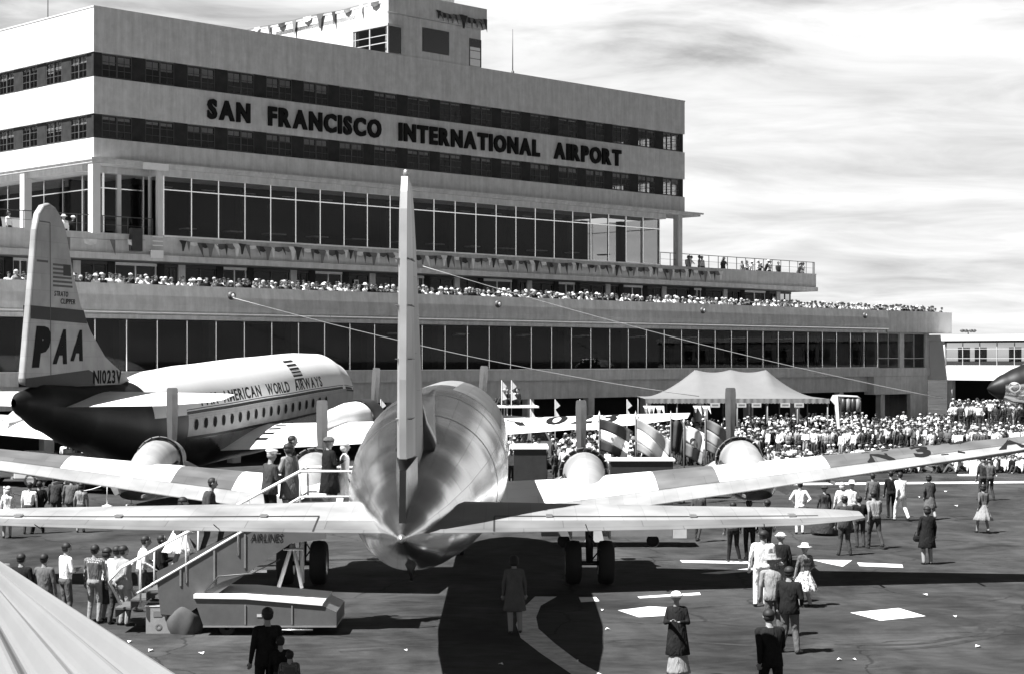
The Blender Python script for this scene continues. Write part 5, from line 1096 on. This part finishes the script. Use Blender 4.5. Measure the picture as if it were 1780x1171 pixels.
def acc(kind):
    """accessory meshes, head ones centred on the head, others at body origin"""
    if kind in ACC: return ACC[kind]
    mb = MB()
    if kind == 'short': mb.add(*ell((0, -.026, .036), (.101, .104, .099), -.25, 16, 9), 0, True); mb.add(*ell((0, -.05, .0), (.093, .066, .09), -.8, 16, 9), 0, True)
    elif kind == 'bob': mb.add(*ell((0, -.025, .03), (.112, .115, .11), -.1), 0, True); mb.add(*ell((0, -.055, -.03), (.112, .085, .1), -.8), 0, True)
    elif kind == 'hat': mb.lathe((0, -.01, .05), [(.0, .0), (.0, .185), (.018, .19), (.02, .105), (.09, .10), (.12, .08), (.125, 0)], 20)
    elif kind == 'cap': mb.lathe((0, -.01, .05), [(0, .1), (.03, .105), (.06, .13), (.085, .12), (.1, 0)], 18); mb.box((-.07, .07, .05), (.07, .16, .06))
    elif kind == 'bonnet': mb.add(*ell((0, -.02, .04), (.125, .13, .10), -.3), 0, True); mb.lathe((0, -.01, .045), [(0, .12), (.005, .165), (.02, .12)], 18)
    elif kind == 'skirt': mb.lathe((0, 0, 0), [(.98, .125), (.93, .165), (.80, .19), (.6, .225), (.47, .255), (.46, .25), (.6, .21), (.9, .15)], 22)
    elif kind == 'long_skirt': mb.lathe((0, 0, 0), [(.98, .11), (.9, .14), (.6, .18), (.2, .25), (.14, .26), (.14, .24), (.5, .2)], 22)
    elif kind == 'flare':
        vs = []; n = 36
        for z, r_ in ((1.02, .12), (.95, .15), (.8, .22), (.6, .30), (.48, .36), (.475, .355), (.7, .25)):
            for j in range(n): t_ = 2*math.pi*j/n; q = 1+.09*math.sin(j*math.pi/2.)*(1.02-z)*2; vs.append((r_*q*math.cos(t_), r_*q*math.sin(t_), z))
        mb.add(vs, [(i*n+j, i*n+(j+1) % n, (i+1)*n+(j+1) % n, (i+1)*n+j) for i in range(6) for j in range(n)], 0, True)
    elif kind == 'coat':
        vs = []; n = 26
        for z, rx, ry in ((1.47, .10, .08), (1.43, .17, .115), (1.3, .2, .15), (1.1, .185, .155), (.95, .205, .17), (.7, .235, .20), (.52, .26, .225), (.51, .25, .22), (.7, .22, .19)):
            for j in range(n): t_ = 2*math.pi*j/n; q = 1+.05*math.sin(j*1.7)*(1.45-z); vs.append((rx*q*math.cos(t_), ry*q*math.sin(t_), z))
        mb.add(vs, [(i*n+j, i*n+(j+1) % n, (i+1)*n+(j+1) % n, (i+1)*n+j) for i in range(8) for j in range(n)], 0, True)
    elif kind == 'jacket':
        vs = []; n = 24
        for z, rx, ry in ((1.46, .11, .08), (1.42, .19, .115), (1.3, .205, .15), (1.1, .175, .15), (.95, .19, .165), (.82, .2, .175), (.815, .195, .17), (.95, .18, .15)):
            for j in range(n): t_ = 2*math.pi*j/n; q = 1+.03*math.sin(j*2.1)*(1.5-z); vs.append((rx*q*math.cos(t_), ry*q*math.sin(t_), z))
        mb.add(vs, [(i*n+j, i*n+(j+1) % n, (i+1)*n+(j+1) % n, (i+1)*n+j) for i in range(7) for j in range(n)], 0, True)
    elif kind == 'gown': mb.lathe((0, 0, 0), [(1.1, .13), (.95, .17), (.6, .30), (.1, .5), (.08, .49), (.6, .26)], 30)
    elif kind == 'bag': mb.add(*ell((0, 0, 0), (.14, .07, .11), -.9, 12, 6), 0, False); mb.tube([(-.1, 0, .06), (-.05, 0, .2), (.05, 0, .2), (.1, 0, .06)], .01, 5)
    elif kind == 'parcel': mb.box((-.14, -.03, -.1), (.14, .03, .1))
    ACC[kind] = mb.mesh(kind); return ACC[kind]
HEADK = ('short', 'bob', 'hat', 'cap', 'bonnet')
ANAME = {'short': 'hair', 'bob': 'hair', 'hat': 'hat', 'cap': 'cap', 'bonnet': 'hat', 'flare': 'skirt', 'gown': 'gown', 'long_skirt': 'skirt', 'bag': 'handbag'}
def person(loc, rz, h, pose, female=False, top='white', bottom='dark', wear=(), label='', group=None, q='hi', bare=False, cat='person'):
    me, H = body(pose, female, 'coat' in [w_[0] for w_ in wear] or 'jacket' in [w_[0] for w_ in wear], q, bare)
    o = bpy.data.objects.new('person', me); C.objects.link(o); o.location = loc; o.rotation_euler = (0, 0, rz); s_ = h/1.75; o.scale = (s_*random.uniform(.94, 1.12), s_*random.uniform(.95, 1.1), s_)
    if q == 'hi': o.rotation_euler = (random.uniform(-.05, .03), random.uniform(-.04, .04), rz)
    for i, m in ((0, CL[top]), (1, CL[bottom])): o.material_slots[i].link = 'OBJECT'; o.material_slots[i].material = m
    tag(o, label, cat, group)
    for k_, m in wear:
        a_ = bpy.data.objects.new(ANAME.get(k_, k_), acc(k_)); C.objects.link(a_); a_.parent = o
        if k_ in HEADK: a_.location = H
        elif k_ == 'bag': a_.location = (-.27, .08, .78)
        elif k_ == 'parcel': a_.location = (0, .32, 1.18)
        mm = {'hd': HAIRD, 'hl': HAIRL}.get(m) or CL[m]
        if not a_.data.materials: a_.data.materials.append(mm)
        a_.material_slots[0].link = 'OBJECT'; a_.material_slots[0].material = mm
    return o
def PH(px, ytop, h):      # from the top of the head
    Y = (CH-h)*F/(ytop-HY); return Vector(((px-HX)/F*Y, Y, 0))
hd, hl = ('short', 'hd'), ('bob', 'hl')
fem = ('bob', 'hd')
# queue at the foot of the stairs
L_ = [
 (38, 962, 1.70, -.3, 'stand', 0, 'black', 'black', (hd, ('jacket', 'black')), 'man in a black jacket at the far left, half hidden by the ribbed canopy'),
 (80, 962, 1.70, -.3, 'stand', 0, 'mid', 'dark', (hd, ('jacket', 'mid')), 'person in a grey jacket second from the left, behind the ribbed canopy'),
 (112, 943, 1.80, -.9, 'fold', 0, 'white', 'mid', (hd,), 'tall man in a white shirt and grey trousers with folded arms, left queue'),
 (163, 946, 1.76, -.2, 'stand', 0, 'plaid', 'pale', (hd,), 'man in a plaid shirt and pale trousers seen from behind in the queue'),
 (186, 951, 1.66, -.7, 'carry', 1, 'print', 'dark', (fem, ('skirt', 'dark')), 'woman in a printed blouse between the plaid shirt and the white shirt'),
 (198, 949, 1.74, -.5, 'stand', 0, 'white', 'dark', (hd,), 'man in a white shirt close behind the pale suit in the queue'),
 (216, 948, 1.77, -.9, 'behind', 0, 'pale', 'pale', (hd, ('jacket', 'pale')), 'man in a pale suit with hands behind his back, front of the queue'),
 (243, 931, 1.76, -1.2, 'climb', 0, 'white', 'mid', (hd,), 'man in a white shirt reaching for the stairs handrail'),
 (282, 929, 1.76, -1.4, 'carry', 0, 'black', 'black', (hd, ('jacket', 'black')), 'man in a black suit beside the stairs foot holding a white bundle')]
for px, yt, h, rz, pose, fe, tp, bt, wr, lb in L_: person(PH(px, yt, h), rz, h, pose, fe, tp, bt, wr, lb, None, 'hi')
# on the stairs
def on_st(px, ytop, h, Y): q = at(px, ytop, Y); return Vector((q.x, q.y, q.z-h))
person(Vector((-7.3, 38.7, fz0+sl_*1.35+.15)), -1.5, 1.64, 'climb', True, 'white', 'dark', (('flare', 'white'), fem), 'woman in a white dress climbing the lower half of the boarding stairs')
person(Vector((-6.75, 39.1, fz0+sl_*2.0+.1)), -1.5, 1.74, 'climb', False, 'dark', 'dark', (hd, ('jacket', 'dark')), 'man in a dark suit just above the woman in white on the stairs')
person(Vector((-5.35, 38.75, fz0+sl_*3.3)), -1.0, 1.78, 'carry', False, 'dark', 'black', (('cap', 'white'), ('jacket', 'dark')), 'uniformed man with white-topped cap and sleeve stripes near the top of the stairs')
person(Vector((-4.85, 38.9, fz0+sl_*3.75)), .9, 1.68, 'fold', True, 'pale', 'dark', (fem, ('coat', 'mid')), 'woman in a grey coat with folded arms beside the uniformed man on the stairs')
person(Vector((-4.95, 39.3, fz0+sl_*3.7+.1)), -1.4, 1.76, 'stand', False, 'black', 'black', (hd,), 'dark-haired man behind the couple at the top of the stairs')
person(Vector((-4.0, 38.8, fz1-.02)), -1.0, 1.72, 'carry', True, 'black', 'black', (('bonnet', 'mid'), ('coat', 'black')), 'woman in a black coat and grey hat on the stairs platform at the door')
person(Vector((-3.7, 39.1, fz1-.02)), -1.4, 1.6, 'stand', True, 'white', 'white', (hl, ('skirt', 'white')), 'person in white beside the woman in black at the cabin door')
q = PH(426, 835, 1.72); q = at(426, 835, 44); person(Vector((q.x, 44, 2.0-.02)) if False else ground(426, 985), -.5, 1.7, 'stand', False, 'white', 'dark', (hd,), 'man in a white shirt standing beyond the stairs under the wing')
# foreground bottom
L_ = [
 (460, 1056, 1.78, .5, 'stand', 0, 'black', 'black', (hd, ('jacket', 'black')), 'man in a black suit at the bottom edge left of centre, with children'),
 (489, 1106, 1.32, .3, 'stand', 0, 'black', 'dark', (('short', 'hd'),), 'dark-haired child close beside the man in black at the bottom edge'),
 (500, 1130, 1.15, .2, 'stand', 0, 'check', 'dark', (('short', 'hd'),), 'smallest child in a checked jacket at the bottom edge'),
 (1180, 1028, 1.62, 2.9, 'carry', 1, 'black', 'pale', (('bonnet', 'white'), ('coat', 'black'), ('long_skirt', 'pale')), 'woman in a dark coat, white hat and gloves facing the camera, bottom right of centre'),
 (1343, 1060, 1.74, .2, 'walk', 0, 'black', 'black', (hd, ('jacket', 'black')), 'man in a black suit striding at the bottom edge, right'),
 (1322, 921, 1.82, .0, 'stand', 0, 'white', 'white', (hd,), 'tall man in white shirt and pale trousers seen from behind, right of centre'),
 (1357, 926, 1.70, -.2, 'stand', 1, 'black', 'black', (('bonnet', 'white'), ('coat', 'black')), 'woman with a pale hat behind the man in white, right group'),
 (1398, 946, 1.48, .4, 'wide', 1, 'check', 'print', (('hat', 'white'), ('flare', 'print')), 'girl in a checked top, patterned flared skirt and pale hat'),
 (1347, 966, 1.72, .1, 'stand', 0, 'pale', 'mid', (('hat', 'pale'), ('jacket', 'pale')), 'man in a pale jacket and straw hat carrying a child, right group'),
 (1372, 984, 1.74, -.6, 'wide', 0, 'black', 'mid', (hd, ('jacket', 'black')), 'man in a dark jacket and grey trousers in the right group, casting a long shadow'),
 (1468, 862, 1.78, .05, 'wide', 0, 'dark', 'dark', (hd, ('jacket', 'dark')), 'broad man in a dark suit behind the right tailplane tip'),
 (1522, 853, 1.80, .3, 'walk', 0, 'pale', 'dark', (hd,), 'man in a light shirt and dark trousers walking away near the tailplane tip'),
 (1612, 880, 1.66, .1, 'stand', 1, 'black', 'black', (fem, ('coat', 'black'), ('bag', 'black')), 'woman in a long black coat with a handbag alone on the open apron'),
 (1708, 841, 1.66, .2, 'walk', 1, 'mid', 'pale', (fem, ('flare', 'pale')), 'woman with a wind-blown pale skirt, farthest right on the open apron'),
 (1617, 825, 1.64, .1, 'walk', 1, 'dark', 'mid', (fem, ('jacket', 'dark'), ('skirt', 'mid')), 'woman in a dark jacket and grey skirt beyond the one in the long black coat'),
 (1567, 820, 1.78, .4, 'walk', 0, 'white', 'white', (hd, ('jacket', 'white')), 'man in a white suit walking, right of a dark-suited group'),
 (1549, 818, 1.74, .1, 'stand', 0, 'black', 'black', (hd,), 'man in black left of the white suit'),
 (1518, 822, 1.72, .1, 'stand', 0, 'mid', 'mid', (hd, ('jacket', 'mid')), 'man in a grey suit standing just under the right wing edge'),
 (1390, 836, 1.78, .0, 'hips', 0, 'white', 'white', (hd,), 'man all in white with hands on his hips beyond the right tailplane'),
 (1433, 843, 1.66, .2, 'stand', 1, 'dark', 'dark', (('bonnet', 'dark'), ('gown', 'dark')), 'woman in a wide dark dress under the right wing'),
 (1462, 838, 1.68, .1, 'stand', 1, 'white', 'mid', (hl, ('gown', 'mid')), 'woman in white top and wide grey skirt under the right wing'),
 (1482, 836, 1.74, .1, 'stand', 0, 'white', 'pale', (('hat', 'white'),), 'man in white shirt and white hat under the right wing'),
 (1496, 862, 1.6, .1, 'carry', 0, 'black', 'dark', (hd,), 'short person in black just left of the walking man in the light shirt'),
 (1304, 868, 1.76, .1, 'stand', 0, 'black', 'black', (hd,), 'man in black whose legs show under the right tailplane'),
 (1276, 872, 1.74, .2, 'wide', 0, 'mid', 'black', (hd,), 'man with dark trousers showing under the right tailplane, left of a pair'),
 (1212, 850, 1.70, -.4, 'walk', 0, 'dark', 'dark', (hd,), 'striding person whose feet show under the right tailplane'),
 (1330, 868, 1.70, .1, 'stand', 0, 'white', 'dark', (hd,), 'man behind the tailplane just left of the man in white'),
 (1708, 795, 1.78, .1, 'wide', 0, 'dark', 'dark', (('cap', 'dark'),), 'dark-uniformed guard, left of a pair beside the seated crowd'),
 (1721, 796, 1.76, .1, 'wide', 0, 'mid', 'dark', (('cap', 'dark'),), 'dark-uniformed guard, right of a pair beside the seated crowd'),
 (896, 966, 1.66, .1, 'stand', 1, 'mid', 'mid', (fem, ('coat', 'mid')), 'woman in a grey coat standing in the shadow under the tail'),
 (48, 838, 1.74, .0, 'stand', 0, 'white', 'dark', (hd,), 'man in white under the outer left wing'),
 (66, 836, 1.76, .3, 'wide', 0, 'black', 'black', (hd, ('jacket', 'black')), 'man in a black suit under the outer left wing'),
 (98, 826, 1.78, .1, 'wide', 0, 'dark', 'dark', (hd, ('jacket', 'dark')), 'dark-suited man left of the pale stanchion under the left wing'),
 (122, 828, 1.76, .1, 'stand', 0, 'mid', 'mid', (hd, ('jacket', 'mid')), 'grey-suited man under the left wing beside the dark suit'),
 (140, 838, 1.7, .1, 'stand', 1, 'pale', 'dark', (fem, ('skirt', 'dark')), 'woman in a pale blouse under the left wing'),
 (12, 845, 1.7, .4, 'stand', 1, 'white', 'white', (hl, ('flare', 'white')), 'woman in a white dress at the left edge under the wing')]
for px, yt, h, rz, pose, fe, tp, bt, wr, lb in L_: person(PH(px, yt, h), rz, h, pose, fe, tp, bt, wr, lb, None, 'hi', bare=(tp in ('check', 'pale', 'print')))
# the child carried by the man with straw hat: a small seated figure on his arm
q = PH(1347, 966, 1.72); person(Vector((q.x+.12, q.y+.16, .62)), 2.6, .95, 'fold', True, 'white', 'white', (('bonnet', 'white'),), 'small child in white held by the man with the straw hat')
# crowd
cg = [('white', 'dark', 'white top'), ('white', 'pale', 'white clothes'), ('pale', 'dark', 'pale top'), ('dark', 'dark', 'dark clothes'), ('white', 'mid', 'white shirt, grey trousers'), ('mid', 'dark', 'grey top'), ('black', 'black', 'black clothes')]
hk = [(('short', 'hd'), 'dark hair'), (('hat', 'white'), 'white hat'), (('bob', 'hd'), 'dark bobbed hair'), (('bonnet', 'white'), 'white bonnet'), (('cap', 'pale'), 'pale cap'), (('bob', 'hl'), 'light hair')]
cw_w = [6, 4, 3, 4, 3, 3, 4]; hk_w = [7, 2, 5, 2, 1, 3]
STUFF = []
def crowd_one(loc, rz, h, pose, place, grp, indiv):
    t_ = random.choices(cg, cw_w)[0]; k_ = random.choices(hk, hk_w)[0]; fe = random.random() < .5
    if indiv:
        px_ = HX+F*loc[0]/loc[1]; wh = [n_ for lim, n_ in ((150, 'behind grey tail fin'), (300, 'above white airliner rear'), (480, 'above airliner title'), (690, 'left of tall fin'), (870, 'just right of tall fin'), (1000, 'above the long wing lettering'), (1120, 'left of marquee'), (1210, 'by marquee left end'), (1330, 'by marquee peaks'), (1450, 'by marquee right end'), (1560, 'near canvas stand'), (1640, 'near building corner'), (9999, 'near right edge')) if px_ < lim][0]
        person(loc, rz, h, pose, fe, t_[0], t_[1], (k_[0],), '%s, %s, %s, %s' % (t_[2], k_[1], place, wh), grp, 'lo')
    else: STUFF.append((loc, rz, h, pose, t_, k_[0]))
def inv(v):  # world -> building local
    return MU.transposed()@(Vector(v)-P0)
random.seed(11)
# lower deck
s = -8.0; nI = 0
while s < 80.2:
    y = -5.62+random.uniform(-.04, .08); z = 8.62
    crowd_one(W_(s, y, z), BR+R(180)+random.uniform(-.5, .5), random.uniform(1.62, 1.85), random.choice(['lean', 'lean', 'fold', 'carry', 'stand', 'hips']), 'at lower deck parapet', 'spectators along the lower deck parapet', nI < 120)
    nI += 1; s += random.uniform(.38, .54)
s = -8.0
while s < 80.2:
    crowd_one(W_(s, -5.0+random.uniform(-.15, .3), 8.62), BR+R(180)+random.uniform(-.5, .5), random.uniform(1.7, 1.92), random.choice(['stand', 'fold', 'stand']), '', '', False); s += random.uniform(.28, .5)
# upper terrace right and left
for k in range(20): crowd_one(W_(random.uniform(53, 69), .75, 12.2), BR+R(180)+random.uniform(-.7, .7), random.uniform(1.6, 1.85), random.choice(['stand', 'fold', 'lean', 'walk']), 'on upper terrace', 'spectators on the upper terrace', True)
for s in (-6.2, -5.6, -4.9, -1.5, -.9): crowd_one(W_(s, .7, 12.25), BR+R(180)+random.uniform(-.7, .7), 1.72, 'stand', 'behind upper terrace railing', 'spectators at the left end of the upper terrace', True)
# apron crowd on the right
pts = []; tries = 0
while len(pts) < 1150 and tries < 90000:
    tries += 1; Y = random.uniform(91.5, 150); px = random.uniform(1128, 1830); X = (px-HX)/F*Y; l_ = inv((X, Y, 0))
    if l_.y > -6.8 and px < 1640: continue
    if px > 1640 and inv((X, Y, 0)).x > 77.5 and l_.y > -8: continue
    if px < 1340 and Y < 96: continue
    if px < 1290 and Y > 127: continue
    if 1500 < px < 1640 and l_.y > -14 and random.random() < .9: continue
    if 1128 < px < 1290 and Y < 98: continue
    if random.random() < (Y-91)/75*.75: continue
    if math.sin(X*.55+1)*math.sin(Y*.31+X*.12)+.35*math.sin(X*1.9+Y) < -.42: continue
    if any((X-a_)**2+(Y-b_)**2 < .22 for a_, b_ in pts): continue
    pts.append((X, Y))
for _ in range(150):
    Y = random.uniform(82, 104); px = random.uniform(885, 1128); pts.append(((px-HX)/F*Y, Y))
for _ in range(40):
    Y = random.uniform(80, 100); px = random.uniform(90, 240); pts.append(((px-HX)/F*Y, Y))
pts.sort(key=lambda q: q[1]); n3 = 0
for X, Y in pts:
    seat = Y < 104 and X > 14
    ind = n3 < 105 and X > 8
    if ind: n3 += 1
    crowd_one(Vector((X, Y, 0 if not seat else 0)), R(180)*0+random.uniform(-1.4, 1.4)+(R(60) if X > 10 else 0), random.uniform(1.6, 1.85), 'sit' if seat else random.choice(['stand', 'fold', 'carry', 'hips', 'stand']), 'in front apron rows', 'front rows of the apron crowd', ind)
vp = MB().box((at(1650, 0, 124).x, 118, 0), (at(1860, 0, 124).x, 136, 1.15)).box((at(1650, 0, 124).x, 117.2, 0), (at(1860, 0, 124).x, 118, .6)); tag(vp.build('viewing_platform', M_grey), 'low grey platform carrying the standing crowd at the right edge', 'platform')
for _ in range(150):
    Y = random.uniform(118.3, 135.5); px = random.uniform(1655, 1850); crowd_one(Vector(((px-HX)/F*Y, Y, 1.15)), random.uniform(-1.5, 1.5), random.uniform(1.5, 1.85), random.choice(['stand', 'fold', 'hips']), '', '', False)
# people on the truck
for k in range(5): crowd_one(Vector((at(876+6*k, 680, 96).x, 96.2+.3*(k % 2), 3.4)), random.uniform(-1, 1)+3, 1.7, 'sit', 'on truck roof board', 'people on the truck roof board', True)
# the rest of the crowd as one object
cm = {}
V_, F_, MI_ = [], [], []; mats_ = [CL['white'], CL['pale'], CL['mid'], CL['dark'], CL['black'], SKIN, HAIRD, HAIRL]; mid = {'white': 0, 'pale': 1, 'mid': 2, 'dark': 3, 'black': 4}
base_n = 0
def lowfig(pose):
    if pose in cm: return cm[pose]
    cs, H = caps(pose, False); mb = MB(); tg_ = []
    for p_, q_, rp, rq, tg in cs:
        if max(rp, rq) < .03: continue
        vs, fs = cap_mesh(p_, q_, rp, rq, 6, 1); mb.add(vs, fs); tg_ += [tg]*len(fs)
    vs, fs = ell((H[0], H[1]-.02, H[2]+.05), (.12, .12, .09), -.2, 7, 3); mb.add(vs, fs); tg_ += ['hair']*len(fs)
    cm[pose] = (np.array([tuple(v) for v in mb.v]), mb.f, tg_); return cm[pose]
for loc, rz, h, pose, t_, k_ in STUFF:
    v, f, tg_ = lowfig(pose); s_ = h/1.75; c_, sn = math.cos(rz), math.sin(rz)
    vv = v*s_; V_.append(np.stack([vv[:, 0]*c_-vv[:, 1]*sn+loc[0], vv[:, 0]*sn+vv[:, 1]*c_+loc[1], vv[:, 2]+loc[2]], 1))
    F_ += [tuple(base_n+i for i in q) for q in f]; hm = mid.get(k_[1], 6 if k_[1] == 'hd' else 7)
    MI_ += [{'top': mid[t_[0]], 'fore': mid[t_[0]], 'bottom': mid[t_[1]], 'skin': 5, 'shoe': 4, 'eye': 4, 'lip': 5, 'hair': hm}[x] for x in tg_]; base_n += len(v)
me = bpy.data.meshes.new('crowd'); me.from_pydata(np.concatenate(V_).tolist(), [], F_); me.polygons.foreach_set('material_index', MI_); me.polygons.foreach_set('use_smooth', [True]*len(F_))
tag(link('crowd', me, mats_), 'dense crowd of spectators in light clothes filling the apron and decks behind the front rows', 'crowd', kind='stuff')
print('people', sum(1 for o in bpy.data.objects if o.name.startswith('person')), 'objects', len(bpy.data.objects), 'stuff', len(STUFF))
